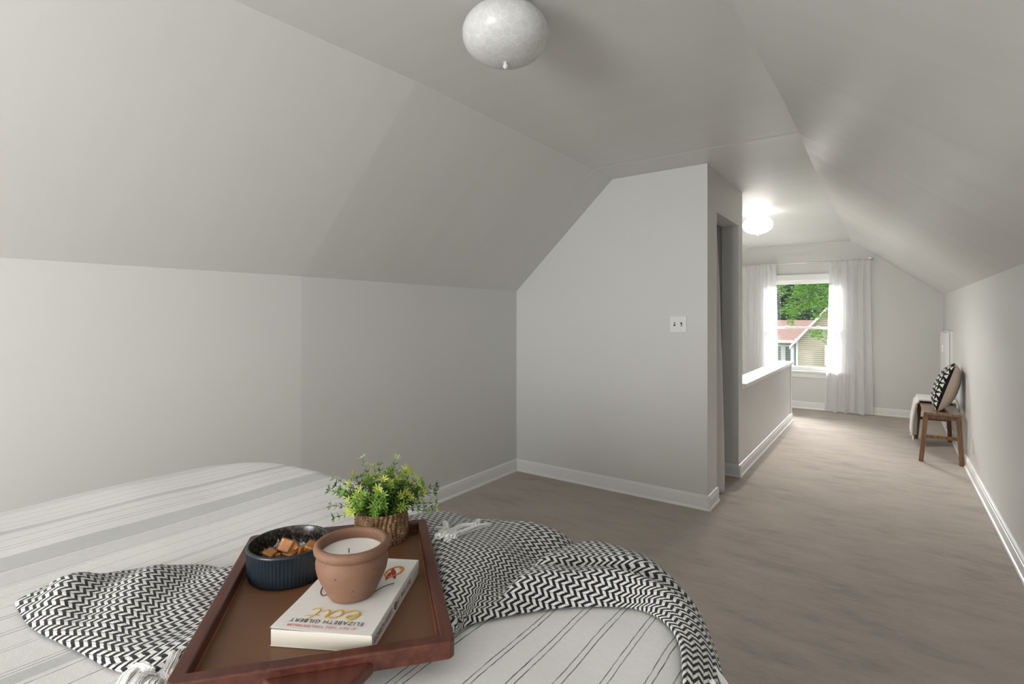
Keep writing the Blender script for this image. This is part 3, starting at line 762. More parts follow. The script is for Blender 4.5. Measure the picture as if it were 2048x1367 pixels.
candy(573, 1092, .041, (.9, .25, .5), 'wrapped caramel standing tilted at the top of the pile in the bowl')
candy(585, 1097, .036, (.6, -.5, 1.2), 'wrapped caramel leaning against the tallest caramel of the bowl', 1.0)
candy(540, 1110, .030, (.1, .2, .3), 'wrapped caramel at the far left of the pile in the bowl', .9)
candy(560, 1110, .026, (.05, -.15, .9), 'wrapped caramel low in the front left of the bowl')
candy(582, 1108, .030, (.25, .1, .2), 'wrapped caramel at the front middle of the bowl')
candy(604, 1100, .032, (-.15, .3, 1.4), 'wrapped caramel right of the bowl middle beside the clay pot')
candy(624, 1096, .035, (.2, .35, .6), 'wrapped caramel at the right end of the pile by the bowl edge')
candy(606, 1107, .022, (.1, .0, .1), 'wrapped caramel under the others at the front right of the bowl')
candy(570, 1100, .018, (0, .1, .7), 'wrapped caramel half buried in the middle of the bowl')

# --- paperback book
ZB = ZT + .0006; BT = .0215
bk = empty('paperback_book', (-.626, .477, ZB), math.radians(-150.5)); tag(bk, 'white paperback book lying upside down to the viewer under the clay pot', 'book')
M['cover'] = flat('book_cover', (.80, .79, .76), .35)
m = N('page_block', (.78, .73, .64), .9, .1); m.color(m.mix(m.noise(m.coord('Object', (6, 6, 2600)), 1, 3, .7), (.62, .57, .48), (.86, .82, .74))); M['pages'] = m.m
bw, bh = .0665, .1015
bm = bmesh.new(); box(bm, -bw + .0012, bw - .0008, -bh + .0008, bh - .0008, .0006, BT - .0007)
obj('page_block', bm, M['pages'], bk)
bm = bmesh.new()
box(bm, -bw, bw, -bh, bh, 0, .0005)
nseg = 24
for k in range(nseg):            # front cover, lifting slightly at its free near corner
    pass
def cover_z(x, y): return BT + .0022 * sm(-.02, bw, x) * sm(.02, bh, y)
g = [[bm.verts.new((-bw + 2 * bw * i / nseg, -bh + 2 * bh * j / nseg, cover_z(-bw + 2 * bw * i / nseg, -bh + 2 * bh * j / nseg))) for i in range(nseg + 1)] for j in range(nseg + 1)]
g2 = [[bm.verts.new(v.co - Vector((0, 0, .0004))) for v in r_] for r_ in g]
for j in range(nseg):
    for i in range(nseg):
        bm.faces.new((g[j][i], g[j][i + 1], g[j + 1][i + 1], g[j + 1][i])); bm.faces.new((g2[j][i], g2[j + 1][i], g2[j + 1][i + 1], g2[j][i + 1]))
for j in range(nseg):
    bm.faces.new((g[j][0], g[j + 1][0], g2[j + 1][0], g2[j][0])); bm.faces.new((g[j][-1], g2[j][-1], g2[j + 1][-1], g[j + 1][-1]))
    bm.faces.new((g[0][j], g2[0][j], g2[0][j + 1], g[0][j + 1])); bm.faces.new((g[-1][j], g[-1][j + 1], g2[-1][j + 1], g2[-1][j]))
box(bm, -bw - .0004, -bw + .0006, -bh, bh, 0, BT)
obj('cover', bm, M['cover'], bk)
def text(body, size, loc, rot, mat, name, ext=.00008, sx=1.0, spacing=1.0, shear=0):
    cu = bpy.data.curves.new(name, 'FONT'); cu.body = body; cu.size = size; cu.extrude = ext; cu.align_x = 'CENTER'; cu.align_y = 'CENTER'; cu.space_character = spacing; cu.shear = shear; cu.resolution_u = 4
    o = bpy.data.objects.new(name, cu); COL.objects.link(o)
    me = bpy.data.meshes.new_from_object(o.evaluated_get(bpy.context.evaluated_depsgraph_get())); bpy.data.objects.remove(o)
    p = link(name, me, mat, bk); p.location = loc; p.rotation_euler = rot; p.scale = (sx, 1, 1); return p
INK = flat('black_ink', (.03, .03, .035), .5); RED = flat('red_ink', (.50, .05, .05), .5)
text('#1 NEW YORK TIMES BESTSELLER', .0056, (.003, .0930, BT + .0022), (0, 0, 0), RED, 'cover_text', sx=1.0, spacing=1.1)
text('ELIZABETH GILBERT', .0102, (.001, .0815, BT + .0018), (0, 0, 0), INK, 'cover_text', sx=.98, spacing=1.12)
RS = Matrix(((0, 0, -1), (-1, 0, 0), (0, 1, 0))).to_euler()
text('ELIZABETH GILBERT', .0105, (-bw - .0006, .0605, BT * .5), RS, flat('brown_ink', (.12, .07, .04), .5), 'spine_text', sx=.70, spacing=1.05)
text('EAT, PRAY, LOVE', .0105, (-bw - .0006, -.0235, BT * .5), RS, bpy.data.materials['brown_ink'], 'spine_text', sx=.80, spacing=1.05)
text('PENGUIN', .0055, (-bw - .0006, -.088, BT * .5), RS, bpy.data.materials['brown_ink'], 'spine_text', sx=.8) if False else None
bm = bmesh.new()
for i in range(16):
    a = 2 * PI * i / 16; bmesh.ops.create_icosphere(bm, subdivisions=1, radius=.0011, matrix=Matrix.Translation((-bw - .0005, .0135 + .0042 * math.cos(a), BT * .5 + .0042 * math.sin(a))))
tube(bm, [(-bw - .0005, .0135 - .002, BT * .5 - .0015), (-bw - .0005, .0135 + .002, BT * .5 + .0015)], .0012, 6)
obj('spine_emblem', bm, bpy.data.materials['brown_ink'], bk)
# the word "eat" drawn as pasta strands
def strokes(name, paths, r, mat, z=BT + .0012, parent=bk, flatz=.35):
    bm = bmesh.new()
    for P in paths:
        pts = [Vector((*cr(P, i / (len(P) * 6)), 0)) for i in range(len(P) * 6 + 1)]
        tube(bm, pts, [r * (.45 + .55 * math.sin(PI * min(1, max(0, i / (len(pts) - 1)))) ** .5) for i in range(len(pts))], 8)
    for v_ in bm.verts: v_.co.z = v_.co.z * flatz + z
    return obj(name, bm, mat, parent, True)
PASTA = flat('yellow_pasta_print', (.62, .42, .07), .4)
ey = .0600
e_ = [(-.036, ey), (-.030, ey + .002), (-.021, ey + .006), (-.021, ey + .011), (-.027, ey + .012), (-.033, ey + .006), (-.033, ey - .003), (-.026, ey - .007), (-.018, ey - .004), (-.012, ey)]
a_ = [(.006, ey + .009), (-.002, ey + .011), (-.010, ey + .005), (-.010, ey - .004), (-.003, ey - .007), (.004, ey), (.008, ey + .010), (.007, ey), (.011, ey - .006), (.018, ey - .003)]
t_ = [(.030, ey + .019), (.025, ey + .008), (.022, ey - .003), (.026, ey - .008), (.034, ey - .004)]
t2 = [(.017, ey + .007), (.026, ey + .009), (.036, ey + .011)]
strokes('cover_lettering', [e_, a_, t_, t2, [(p[0] + .0012, p[1] - .0010) for p in e_], [(p[0] + .001, p[1] + .001) for p in a_]], .0011, PASTA)
# "pray" as a string of brown beads
BEAD = flat('brown_bead_print', (.11, .035, .02), .5); bm = bmesh.new()
loops = [[(-.030, .006), (-.022, -.004), (-.012, -.004), (-.010, .006), (-.018, .012), (-.028, .008), (-.036, -.010), (-.044, -.022), (-.052, -.028)],
         [(-.008, .004), (0, .0), (.008, .006), (.012, .012), (.020, .008), (.024, .016), (.030, .010), (.036, .016), (.044, .006), (.048, -.010)]]
for P in loops:
    prevp = None
    for i in range(400):
        q = cr([(a, b + .005) for a, b in P], i / 399)
        if prevp is None or (q - prevp).length > .0019:
            prevp = q.copy(); bmesh.ops.create_icosphere(bm, subdivisions=1, radius=.00115, matrix=Matrix.Translation((q.x, q.y, BT + .0012)) @ Matrix.Diagonal((1, 1, .4, 1)))
obj('cover_lettering', bm, BEAD, bk, True)
# "love" as red and orange petals
def petal(bm, cx_, cy_, L_, w_, ang, z):
    n_ = 20; c0 = bm.verts.new((cx_, cy_, z)); ring = []
    for i in range(n_):
        a = 2 * PI * i / n_; x = L_ * math.cos(a); y = w_ * math.sin(a) * (1 - .35 * math.cos(a)); ring.append(bm.verts.new((cx_ + x * math.cos(ang) - y * math.sin(ang), cy_ + x * math.sin(ang) + y * math.cos(ang), z)))
    for i in range(n_): bm.faces.new((c0, ring[i], ring[(i + 1) % n_]))
PRED = flat('red_petal_print', (.40, .03, .02), .4); POR = flat('orange_petal_print', (.72, .24, .04), .4)
bm = bmesh.new()
for cx_, cy_, L_, w_, an in ((-.042, -.052, .017, .0035, 2.0), (-.036, -.044, .012, .003, 1.6), (-.010, -.05, .012, .004, .6), (.012, -.052, .012, .004, 1.2), (.032, -.05, .012, .004, 2.2)): petal(bm, cx_, cy_, L_, w_, an, BT + .0006)
obj('cover_petals', bm, PRED, bk)
strokes('cover_petals', [[(-.040, -.040), (-.030, -.046), (-.030, -.062), (-.040, -.074), (-.050, -.072), (-.052, -.060), (-.044, -.046), (-.038, -.040)], [(-.046, -.072), (-.051, -.064), (-.050, -.052)], [(-.005, -.04), (.0, -.06), (.012, -.06), (.014, -.045)], [(.024, -.04), (.028, -.06), (.04, -.058)]], .0016, POR, BT + .0008)
text('ONE WOMAN\'S SEARCH', .0028, (-.034, -.0250, BT + .0009), (0, 0, 0), INK, 'cover_text') if False else None

# --- clay candle pot
px_, py_ = cf(-.228, .745); ZBK = ZB + BT + .0009
m = N('terracotta', (.36, .19, .125), .62, .3); v = m.coord('Object'); n1 = m.noise(v, 22, 4, .6); n2 = m.noise(v, 420, 2, .7); n3 = m.noise(v, 130, 1, .5)
c = m.mix(n1, (.175, .090, .056), (.27, .150, .100)); spk = m.ramp(n3, [(.22, (.0, .0, .0)), (.27, (1, 1, 1))]); c = m.mix(spk, (.12, .055, .035), c); m.color(c); m.bump(m.math('ADD', n2, n1), .18, .0008); M['terra'] = m.m
pot = empty('candle_pot', (px_, py_, ZBK)); tag(pot, 'round terracotta clay pot holding a white candle, on the paperback', 'candle')
outer = [(0, 0), (.0285, 0), (.0315, .0012), (.0345, .006), (.0385, .0145), (.0435, .024), (.0475, .034), (.0495, .043), (.0497, .050), (.0485, .0555), (.0468, .0590), (.0470, .0605), (.0500, .0618), (.0520, .0650), (.0525, .0690), (.0512, .0728), (.0485, .0750), (.0455, .0750), (.0432, .0738), (.0420, .0710), (.0425, .067), (.0432, .060), (.043, .052), (0, .052)]
bm = bmesh.new(); lathe(bm, outer, 96); obj('pot', bm, M['terra'], pot, True)
WAX = N('candle_wax', (.86, .85, .81), .35, .5, **{'Subsurface Weight': .4}).m; WAX.node_tree.nodes['Principled BSDF'].inputs['Subsurface Radius'].default_value = (.006, .006, .005)
bm = bmesh.new(); lathe(bm, [(0, .0592), (.004, .0590), (.03, .0592), (.0415, .0598), (.0430, .0605), (.0430, .053), (0, .053)], 72); obj('wax', bm, WAX, pot, True)
bm = bmesh.new(); tube(bm, [(0, -.006, .058), (.0005, -.006, .0625), (.0012, -.0065, .0655)], .0007, 8); obj('wick', bm, M['dark'], pot, True)

# --- potted plant in a seagrass basket
plx, ply = cf(-.2454, .985)
pl = empty('potted_plant', (plx, ply, ZT + .0002)); tag(pl, 'small bushy green plant in a woven seagrass basket at the back of the tray', 'plant')
n, nz = 340, 90; vs, fs = [], []; Rb, Hk = .0455, .056; ncord = 34
for j in range(nz + 1):
    z = Hk * j / nz; t = j / nz
    for i in range(n):
        a = 2 * PI * i / n; w = a * ncord / 2 + .9 * math.sin(t * 7 + 3 * math.sin(a * 3)) + .6 * noise.noise(Vector((math.cos(a) * 3, math.sin(a) * 3, t * 4)))
        cordv = abs(math.cos(w)); tw = math.sin(w * 2 + t * 75 + 4 * noise.noise(Vector((a * 4, t * 5, 0))))
        r = Rb * (.93 + .07 * math.sin(PI * min(1, t * 1.15))) + .0042 * cordv ** .7 + .0011 * tw * cordv + .0016 * noise.noise(Vector((a * 9, t * 12, 4)))
        vs.append((r * math.cos(a), r * math.sin(a), z))
for j in range(nz):
    for i in range(n): fs.append((j * n + i, j * n + (i + 1) % n, (j + 1) * n + (i + 1) % n, (j + 1) * n + i))
k0 = len(vs); vs.append((0, 0, 0)); 
for i in range(n): fs.append((k0, (i + 1) % n, i))
for i in range(n):
    a = 2 * PI * i / n; vs.append((Rb * .86 * math.cos(a), Rb * .86 * math.sin(a), Hk - .002))
for i in range(n): fs.append((nz * n + i, nz * n + (i + 1) % n, k0 + 1 + (i + 1) % n, k0 + 1 + i))
m = N('seagrass', (.30, .19, .11), .8, .3); v = m.coord('Object', (1, 1, .35)); n1 = m.noise(v, 160, 4, .7); n2 = m.noise(m.coord('Object'), 40, 3, .6)
geo = m.n('ShaderNodeNewGeometry')
c = m.ramp(m.math('ADD', m.math('MULTIPLY', n1, .6), m.math('MULTIPLY', n2, .4)), [(.34, (.06, .030, .014)), (.48, (.22, .125, .062)), (.66, (.46, .31, .18))]); m.color(c); m.bump(n1, .5, .002); M['grass'] = m.m
pyobj('basket', vs, fs, M['grass'], pl, True)
bm = bmesh.new(); lathe(bm, [(0, Hk - .006), (.030, Hk - .007), (.0415, Hk - .004)], 40); obj('moss', bm, flat('dark_moss', (.05, .07, .025), .95), pl, True)
def leaf_mat(name, a, b, tr=.25):
    m = N(name, a, .42, .4); ob = m.n('ShaderNodeObjectInfo'); g = m.n('ShaderNodeNewGeometry')
    m.color(m.mix(g.outputs['Random Per Island'], a, b)); m.b.inputs['Subsurface Weight'].default_value = 0
    tl = m.n('ShaderNodeBsdfTranslucent'); c_ = m.mix(g.outputs['Random Per Island'], a, b); m.l(c_, tl.inputs[0]); mx = m.n('ShaderNodeMixShader'); mx.inputs[0].default_value = tr
    m.l(m.b.outputs[0], mx.inputs[1]); m.l(tl.outputs[0], mx.inputs[2]); m.l(mx.outputs[0], m.out.inputs[0]); return m.m
GY = leaf_mat('yellow_green_leaf', (.42, .52, .06), (.62, .66, .16)); GM = leaf_mat('mid_green_leaf', (.10, .24, .035), (.26, .42, .08)); GD = leaf_mat('dark_green_leaf', (.02, .06, .02), (.06, .14, .04)); GP = leaf_mat('pale_tip_leaf', (.50, .60, .30), (.44, .50, .26))
LV, LF, LM = [], [], []
def leaf(p, d, L_, w_, mi, nrm):
    d = d.normalized(); s_ = d.cross(nrm)
    if s_.length < .01: s_ = d.cross(Vector((1, 0, 0)))
    s_.normalize(); up = s_.cross(d); k = len(LV)
    LV.extend([p, p + d * L_ * .45 + s_ * w_ + up * L_ * .05, p + d * L_ * .85 + s_ * w_ * .75, p + d * L_ + up * (-L_ * .06), p + d * L_ * .85 - s_ * w_ * .75, p + d * L_ * .45 - s_ * w_ + up * L_ * .05, p + d * L_ * .5 - up * L_ * .06])
    for f in ((0, 1, 6), (1, 2, 6), (2, 3, 6), (3, 4, 6), (4, 5, 6), (5, 0, 6)): LF.append(tuple(k + q for q in f)); LM.append(mi)
rp = random.Random(21); stem = bmesh.new()
def sprig(root, dirv, Ls, bend, tipm, bodym):
    pts = []; d = dirv.normalized(); p = root.copy(); nseg_ = 7
    for i in range(nseg_ + 1):
        pts.append(p.copy()); p = p + d * (Ls / nseg_); d = (d + Vector((dirv.x, dirv.y, bend)) * .09 + Vector((rp.uniform(-1, 1), rp.uniform(-1, 1), rp.uniform(-1, 1))) * .06).normalized()
    tube(stem, pts, .00055, 5, False)
    for i in range(2, nseg_ + 1):
        t = i / nseg_; d = (pts[i] - pts[i - 1]).normalized(); sd = d.cross(Vector((rp.uniform(-1, 1), rp.uniform(-1, 1), .3))).normalized(); q = d.cross(sd)
        last = i == nseg_; nl = 7 if last else 4
        for k in range(nl):
            a = 2 * PI * k / nl + i * .8; out = sd * math.cos(a) + q * math.sin(a)
            dd = out * (.9 if last else .85) + d * (.55 if last else .7)
            mi = tipm if (last or (t > .8 and rp.random() < .6)) else bodym
            leaf(pts[i] + out * .0006, dd, rp.uniform(.0085, .0125) if last else rp.uniform(.007, .0105), rp.uniform(.0010, .0016) if not last else rp.uniform(.0013, .0019), mi, d)
for k in range(120):
    a = rp.uniform(0, 2 * PI); rr = rp.random() ** .5; tilt = rr * 1.05
    root = Vector((math.cos(a) * .026 * rr, math.sin(a) * .026 * rr, Hk - .006)); dv = Vector((math.cos(a) * math.sin(tilt), math.sin(a) * math.sin(tilt), math.cos(tilt)))
    Ls = rp.uniform(.055, .092) * (1 - .22 * rr)
    q = rp.random(); tipm = 0 if q < .45 else (1 if q < .95 else 3); sprig(root, dv, Ls, .1, tipm, 1 if rp.random() < .5 else 2)
RV = Vector((math.cos(TH), math.sin(TH), 0)); FV = Vector((-math.sin(TH), math.cos(TH), 0))
for sx, up_, L_, tp in ((-1, .42, .088, 1), (-1, .05, .075, 3), (1, .25, .082, 1), (1, .05, .085, 3), (1, .75, .09, 2), (-1, .9, .09, 3), (.3, 1.3, .098, 3), (-.25, 1.4, .10, 3), (.8, -.05, .07, 1), (-.8, -.1, .07, 1), (.95, .5, .088, 2), (-.9, .6, .08, 2)):
    sprig(Vector((0, 0, Hk)) + RV * sx * .02, RV * sx + Vector((0, 0, up_)) + FV * rp.uniform(-.4, .2), L_, -.05, tp, 2 if tp != 1 else 1)
pyobj('foliage', LV, LF, [GY, GM, GD, GP], pl, False, None, LM)
obj('stems', stem, flat('plant_stem', (.08, .12, .03), .6), pl, True)

# ================================================================ BENCH, CUSHION, BLANKET
m = N('walnut_stain', (.20, .10, .045), .45, .4); wn = m.noise(m.coord('Object', (40, 40, 4)), 1, 4, .6); m.color(m.ramp(wn, [(.3, (.11, .052, .022)), (.7, (.27, .14, .068))])); M['walnut'] = m.m
m = N('walnut_top', (.22, .13, .08), .25, .6); wn = m.noise(m.coord('Object', (50, 4, 40)), 1, 4, .6); m.color(m.ramp(wn, [(.3, (.15, .078, .04)), (.7, (.30, .18, .11))])); M['walnut_top'] = m.m
BXC, BYa, BYb, SH = .372, 5.73, 6.78, .4275
bn = empty('bench', (BXC, (BYa + BYb) / 2, 0)); tag(bn, 'narrow walnut-brown wooden bench against the right wall', 'bench')
hl = (BYb - BYa) / 2
bm = bmesh.new(); box(bm, -.125, .125, -hl, hl, SH - .022, SH); bevel(obj('seat', bm, M['walnut_top'], bn), .004)
for sy in (-1, 1):
    for sx in (-1, 1):
        bm = bmesh.new(); yt = sy * (hl - .03); yb = sy * (hl - .01); a, b = sx * .108, sx * .142 if sx < 0 else sx * .128
        vs8 = [(a - .017, yt - .013, SH - .022), (a + .017, yt - .013, SH - .022), (a + .017, yt + .013, SH - .022), (a - .017, yt + .013, SH - .022), (b - .0165, yb - .012, 0), (b + .0165, yb - .012, 0), (b + .0165, yb + .012, 0), (b - .0165, yb + .012, 0)]
        V = [bm.verts.new(v) for v in vs8]
        for f in ((0, 1, 2, 3), (4, 7, 6, 5), (0, 4, 5, 1), (1, 5, 6, 2), (2, 6, 7, 3), (3, 7, 4, 0)): bm.faces.new([V[i] for i in f])
        bevel(obj('leg', bm, M['walnut'], bn), .003)
    bm = bmesh.new(); y_ = sy * (hl - .022); box(bm, -.112, .108, y_ - .008, y_ + .008, .205, .232); obj('stretcher', bm, M['walnut'], bn)
    bm = bmesh.new(); y_ = sy * (hl - .03); box(bm, -.095, .095, y_ - .009, y_ + .009, SH - .055, SH - .022); obj('apron', bm, M['walnut'], bn)

# cushion
CH = .21
cu_ = empty('cushion', (.418, 6.03, SH + .198)); tag(cu_, 'square cushion with black and white triangle pattern and beige back, standing on the bench', 'cushion')
def cush(sgn, patt):
    n = 150 if patt else 40; vs, fs, fm = [], [], []
    for j in range(n + 1):
        for i in range(n + 1):
            a, b = -1 + 2 * i / n, -1 + 2 * j / n
            th = ((1 - a ** 2) * (1 - b ** 2)) ** .42 if abs(a) < 1 and abs(b) < 1 else 0
            pin = 1 - .07 * (1 - a * a * .0 - b * b) * abs(a) ** 3; pin2 = 1 - .07 * (1 - a * a) * abs(b) ** 3
            vs.append((sgn * .088 * th, a * CH * pin * .98, b * CH * pin2))
    cell = 2 / 10.0
    for j in range(n):
        for i in range(n):
            k = j * (n + 1) + i; fs.append((k, k + 1, k + n + 2, k + n + 1))
            a, b = -1 + 2 * (i + .5) / n, -1 + 2 * (j + .5) / n; mi = 0
            if patt:
                ca, cb_ = int((a + 1) / cell), int((b + 1) / cell); p_, q_ = (a + 1) / cell % 1 - .5, (b + 1) / cell % 1 - .5
                o_ = (ca + cb_) % 2
                if (ca // 1 + 2 * cb_) % 4 in (1, 2): q_ = -q_
                if o_: p_, q_ = q_, p_
                if -.36 < q_ < .34 and abs(p_) < (.34 - q_) * .60: mi = 1
            fm.append(mi)
    return vs, fs, fm
BLK = flat('black_woven_cotton', (.012, .011, .012), .9, .15); WHT = flat('white_woven_cotton', (.72, .70, .66), .9, .15); BEI = flat('beige_linen_back', (.55, .46, .38), .9, .15)
vs, fs, fm = cush(-1, True); f1 = pyobj('front_panel', vs, fs, [BLK, WHT], cu_, True, None, fm)
vs, fs, fm = cush(1, False); pyobj('back_panel', vs, fs, BEI, cu_, True)
cu_.rotation_euler = (0, math.radians(17), math.radians(-4))

# second cushion edge seen behind: blue-grey corner
# white blanket over the far end of the bench
m = N('white_blanket', (.78, .76, .73), .95, .1); m.b.inputs['Sheen Weight'].default_value = .3; m.bump(m.noise(m.coord('Object'), 160, 3, .7), .6, .004); M['blanket'] = m.m
vs, fs = [], []; nu, nv = 70, 120; y0_, y1_ = 6.34, 6.74
Lf, Lb = .33, .30; wtop = .29; tot = Lf + wtop + Lb; rc = .03
for j in range(nv + 1):
    s_ = tot * j / nv
    for i in range(nu + 1):
        t = i / nu; y = y0_ + (y1_ - y0_) * t; hh_ = .010 + .008 * math.sin(t * 19 + s_ * 5) * .6
        if s_ < Lf: e = Lf - s_; x = BXC - wtop / 2 - .012 - .05 * e - .014 * math.sin(t * 15 + 1) * sm(0, .2, e) * 1.2; z = SH + hh_ - e; x += 0.02 * math.exp(-(e / .02) ** 2); z -= .006 * math.exp(-(e / .02) ** 2)
        elif s_ < Lf + wtop: x = BXC - wtop / 2 + (s_ - Lf); z = SH + .004 + hh_ + .008
        else: e = s_ - Lf - wtop; x = min(XR - .012, BXC + wtop / 2 + .004 + .004 * math.sin(t * 12)); z = SH + hh_ - e
        if s_ < Lf: y += .05 * (Lf - s_) * (t - .9)
        vs.append((x, y, z))
for j in range(nv):
    for i in range(nu):
        a = j * (nu + 1) + i; fs.append((a, a + 1, a + nu + 2, a + nu + 1))
bl = pyobj('draped_blanket', vs, fs, M['blanket'], None, True); tag(bl, 'white knit blanket draped over the far end of the bench', 'blanket')
md = bl.modifiers.new('solid', 'SOLIDIFY'); md.thickness = .018; md.offset = 0
bm = bmesh.new()
for i in range(22):
    y = y0_ + (y1_ - y0_) * (i + .5) / 22 - .035; x = BXC - wtop / 2 - .012 - .05 * Lf
    tube(bm, [(x, y, SH - Lf + .01), (x - .004, y + rt.uniform(-.006, .006), SH - Lf - .02), (x - .005, y + rt.uniform(-.01, .01), SH - Lf - .045)], .003, 6)
obj('fringe', bm, M['blanket'], bl, True)

# ================================================================ OUTSIDE
GZ = -3.2
m = N('lawn', (.08, .15, .04), 1, .1); m.color(m.mix(m.noise(m.coord('Object'), 6, 5, .7), (.04, .09, .02), (.12, .20, .06)))
bm = bmesh.new(); box(bm, -30, 30, 9, 60, GZ - .1, GZ); gr = obj('lawn', bm, m.m); tag(gr, 'green lawn around the neighbouring house', 'lawn', None, 'stuff')
m = N('tan_siding', (.58, .50, .37), .6, .3)
sp = m.n('ShaderNodeSeparateXYZ'); tcn = m.n('ShaderNodeTexCoord'); m.l(tcn.outputs['Object'], sp.inputs[0])
M['siding'] = m.m
M['shingle'] = (lambda q: (q.color(q.mix(q.noise(q.coord('Object', (3, 8, 8)), 3, 5, .7), (.36, .20, .16), (.58, .38, .32))), q.m)[1])(N('red_brown_shingle', (.5, .3, .25), .9, .1))
M['hwhite'] = flat('house_trim_white', (.80, .80, .78), .5)
M['hglass'] = flat('dark_house_glass', (.05, .07, .07), .08, .8)
hs = empty('house', (-2.0, 23, GZ)); tag(hs, 'neighbouring house with tan siding and red-brown roof beyond the window', 'house')
def hb(bm, x0, x1, y0, y1, z0, z1): box(bm, x0 + 2, x1 + 2, y0 - 23, y1 - 23, z0 - GZ, z1 - GZ)
# gable wing siding in lapped courses
bm = bmesh.new(); zz = GZ; ch = .075; gx0, gx1, gpk, gz0 = -2.80, .60, -1.10, .34
gtop = gz0 + (gpk - gx0) * 1.19
while zz < gtop - .02:
    za, zb_ = zz, min(zz + ch, gtop)
    def xl_(z): return gx0 if z <= gz0 else gx0 + (z - gz0) / 1.19
    def xr_(z): return gx1 if z <= gz0 else gx1 - (z - gz0) / 1.19
    pr = [(22.0, za), (22.022, za + .0), (22.035, zb_), (22.06, zb_), (22.06, za)]
    a = xl_(zb_); b = xr_(zb_)
    if b > a:
        V = []
        for yy, zc_ in ((21.965, za + .013), (21.990, zb_), (22.06, zb_), (22.06, za + .013)): V.append((bm.verts.new((a + 2, yy - 23, zc_ - GZ)), bm.verts.new((b + 2, yy - 23, zc_ - GZ))))
        for i in range(4): j = (i + 1) % 4; bm.faces.new((V[i][0], V[i][1], V[j][1], V[j][0]))
        bm.faces.new([v[0] for v in V]); bm.faces.new([v[1] for v in V][::-1])
    zz += ch
obj('siding', bm, M['siding'], hs)
bm = bmesh.new(); P5 = [(gx0, GZ), (gx1, GZ), (gx1, gz0), (gpk, gtop), (gx0, gz0)]; prism(bm, [(x + 2, z - GZ) for x, z in P5], 22.03 - 23, 22.1 - 23, 'y'); hb(bm, -9, -2.80, 22.62, 22.7, GZ, .3); obj('sheathing', bm, M['siding'], hs)
bm = bmesh.new(); zz = GZ
while zz < .30:
    V = []
    for yy, zc_ in ((22.565, zz + .013), (22.585, zz + ch), (22.66, zz + ch), (22.66, zz + .013)): V.append((bm.verts.new((-9 + 2, yy - 23, zc_ - GZ)), bm.verts.new((-2.80 + 2, yy - 23, zc_ - GZ))))
    for i in range(4): j = (i + 1) % 4; bm.faces.new((V[i][0], V[i][1], V[j][1], V[j][0]))
    bm.faces.new([v[0] for v in V]); bm.faces.new([v[1] for v in V][::-1]); zz += ch
obj('siding', bm, M['siding'], hs)
bm = bmesh.new(); hb(bm, gx0 - .03, gx0 + .08, 21.95, 22.05, GZ, gz0 + .1); hb(bm, gx0 - .04, gx0, 21.95, 22.7, GZ, gz0); obj('corner_board', bm, M['hwhite'], hs)
def slab(pts, th, mat, name):
    bm = bmesh.new(); A = [bm.verts.new((x + 2, y - 23, z - GZ)) for x, y, z in pts]; B = [bm.verts.new((x + 2, y - 23, z - GZ - th)) for x, y, z in pts]; n_ = len(pts)
    bm.faces.new(A); bm.faces.new(B[::-1])
    for i in range(n_): bm.faces.new((A[i], A[(i + 1) % n_], B[(i + 1) % n_], B[i]))
    return obj(name, bm, mat, hs)
e0 = gz0 - .06
slab([(gx0 - .16, 21.72, e0 - .10), (gpk, 21.72, gtop + .09), (gpk, 26, gtop + .09), (gx0 - .16, 26, e0 - .10)], .03, M['shingle'], 'roof')
slab([(gx1 + .16, 21.72, e0 - .10), (gpk, 21.72, gtop + .09), (gpk, 26, gtop + .09), (gx1 + .16, 26, e0 - .10)], .03, M['shingle'], 'roof')
slab([(gx0 - .18, 21.70, e0 - .12), (gpk, 21.70, gtop + .06), (gpk, 21.75, gtop + .06), (gx0 - .18, 21.75, e0 - .12)], .12, M['hwhite'], 'rake_board')
slab([(gx1 + .18, 21.70, e0 - .12), (gpk, 21.70, gtop + .06), (gpk, 21.75, gtop + .06), (gx1 + .18, 21.75, e0 - .12)], .12, M['hwhite'], 'rake_board')
slab([(-9, 22.15, .36), (gx0 + .5, 22.15, .36), (gx0 + 1.5, 26.5, 1.10), (-9, 26.5, 1.10)], .04, M['shingle'], 'roof')
bm = bmesh.new(); hb(bm, -9, gx0 - .05, 22.03, 22.15, .26, .36); hb(bm, gx0 - .16, gx0 - .06, 21.9, 22.0, GZ, .12); obj('gutter', bm, M['hwhite'], hs)
def hwin(x0, x1, z0, z1, y, mull=True):
    w_ = .07; bm = bmesh.new()
    for b_ in ((x0 - w_, x0, z0 - w_, z1 + w_), (x1, x1 + w_, z0 - w_, z1 + w_), (x0, x1, z1, z1 + w_), (x0, x1, z0 - w_, z0)): hb(bm, b_[0], b_[1], y - .05, y + .02, b_[2], b_[3])
    if mull: hb(bm, (x0 + x1) / 2 - .08, (x0 + x1) / 2 + .08, y - .05, y + .02, z0, z1)
    f = obj('window', bm, M['hwhite'], hs); bm = bmesh.new(); hb(bm, x0, x1, y, y + .015, z0, z1); obj('pane', bm, M['hglass'], f)
hwin(-3.62, -2.98, -.62, .10, 22.57); hwin(-1.80, -1.0, -.46, .14, 21.97, False)

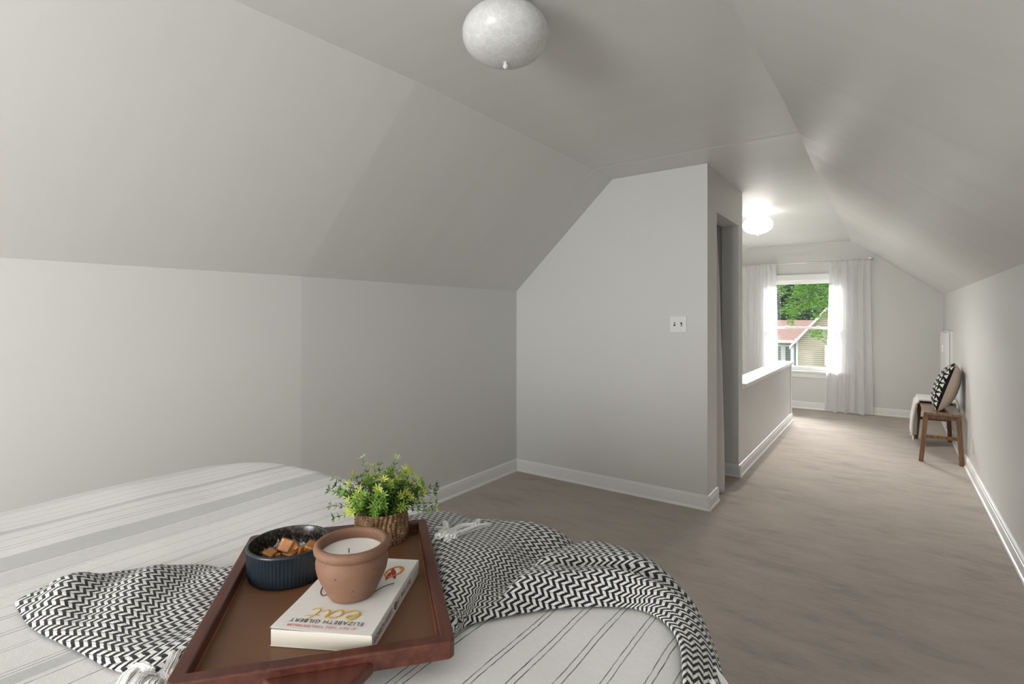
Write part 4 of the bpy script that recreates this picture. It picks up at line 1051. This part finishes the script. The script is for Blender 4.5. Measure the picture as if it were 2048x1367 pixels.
def tree(name, loc, label, crown, nleaf, lsz, mats, trunk_r, seed, branches=()):
    t = empty(name, loc); tag(t, label, 'tree'); r_ = random.Random(seed)
    bm = bmesh.new(); h = crown[0][2]
    tube(bm, [(0, 0, 0), (.1, .05, h * .4), (-.05, .0, h * .8), (0, 0, h * 1.1)], [trunk_r, trunk_r * .8, trunk_r * .6, trunk_r * .3], 10)
    for b_ in branches: tube(bm, b_[0], b_[1], 7)
    obj('trunk', bm, flat(name + '_bark', (.06, .045, .035), .95), t, True)
    vs, fs, fm = [], [], []
    for k in range(nleaf):
        cx_, cy_, cz_, rx, ry, rz = r_.choices(crown, weights=[c[3] * c[5] * c[4] for c in crown])[0]
        while True:
            p = Vector((r_.uniform(-1, 1), r_.uniform(-1, 1), r_.uniform(-1, 1)))
            if p.length < 1: break
        q = Vector((cx_ + p.x * rx, cy_ + p.y * ry, cz_ + p.z * rz))
        if noise.noise(q * (1.6 / max(.6, rx * .8))) < -.14: continue
        a = r_.uniform(0, 2 * PI); d = Vector((math.cos(a), math.sin(a), r_.uniform(-.7, .3))).normalized(); s_ = d.cross(Vector((r_.uniform(-.5, .5), r_.uniform(-.5, .5), 1))).normalized(); L_ = lsz * r_.uniform(.6, 1.2); k0 = len(vs)
        up = s_.cross(d) * L_ * .12
        vs.extend([q, q + d * L_ * .5 + s_ * L_ * .32 + up, q + d * L_, q + d * L_ * .5 - s_ * L_ * .32 + up]); fs.append((k0, k0 + 1, k0 + 2)); fs.append((k0, k0 + 2, k0 + 3))
        mi = r_.randrange(len(mats)); fm += [mi, mi]
    pyobj('foliage', vs, fs, mats, t, False, None, fm)
    return t
T1 = leaf_mat('far_leaf_dark', (.07, .16, .06), (.16, .30, .12), .35); T2 = leaf_mat('far_leaf_blue', (.15, .28, .17), (.30, .46, .29), .35)
T3 = leaf_mat('near_leaf', (.15, .34, .045), (.30, .55, .09), .45); T4 = leaf_mat('near_leaf_pale', (.28, .48, .11), (.46, .66, .24), .45)
tree('background_tree', (-3.2, 30, GZ), 'dark bushy tree rising behind the roof of the neighbouring house', [(0, 0, 5.4, 3.4, 2.0, 3.2), (2.6, 1, 5.6, 2.2, 1.6, 2.8), (-2.6, 1, 5.0, 2.4, 1.6, 2.8)], 42000, .23, [T1, T2, T2], .3, 5)
tree('background_tree', (.8, 34, GZ), 'tall bluish-green tree farther back on the right of the window view', [(0, 0, 6.0, 4.0, 2.0, 3.6), (-4.0, 1, 6.4, 3.4, 1.6, 3.2)], 26000, .27, [T2, T1, T2], .3, 8)
LB = [([(0, 0, 4.2), (-.5, .1, 4.7), (-1.1, .1, 5.1)], [.05, .03, .015])]
tree('maple_tree', (-.55, 14, GZ), 'bright green leafy tree whose boughs hang before the neighbouring house', [(-1.14, 0, 4.82, .34, .4, .22), (-1.32, 0, 4.60, .22, .3, .14), (-1.33, 0, 4.38, .12, .2, .16), (-.73, 0, 4.83, .30, .4, .26), (-.95, 0, 5.10, .7, .5, .22), (-.8, .1, 5.45, .9, .6, .4), (-.68, 0, 4.02, .27, .3, .20), (-.80, 0, 4.08, .14, .3, .14), (-.72, 0, 4.46, .22, .3, .12)], 9000, .085, [T3, T4], .14, 9, LB)
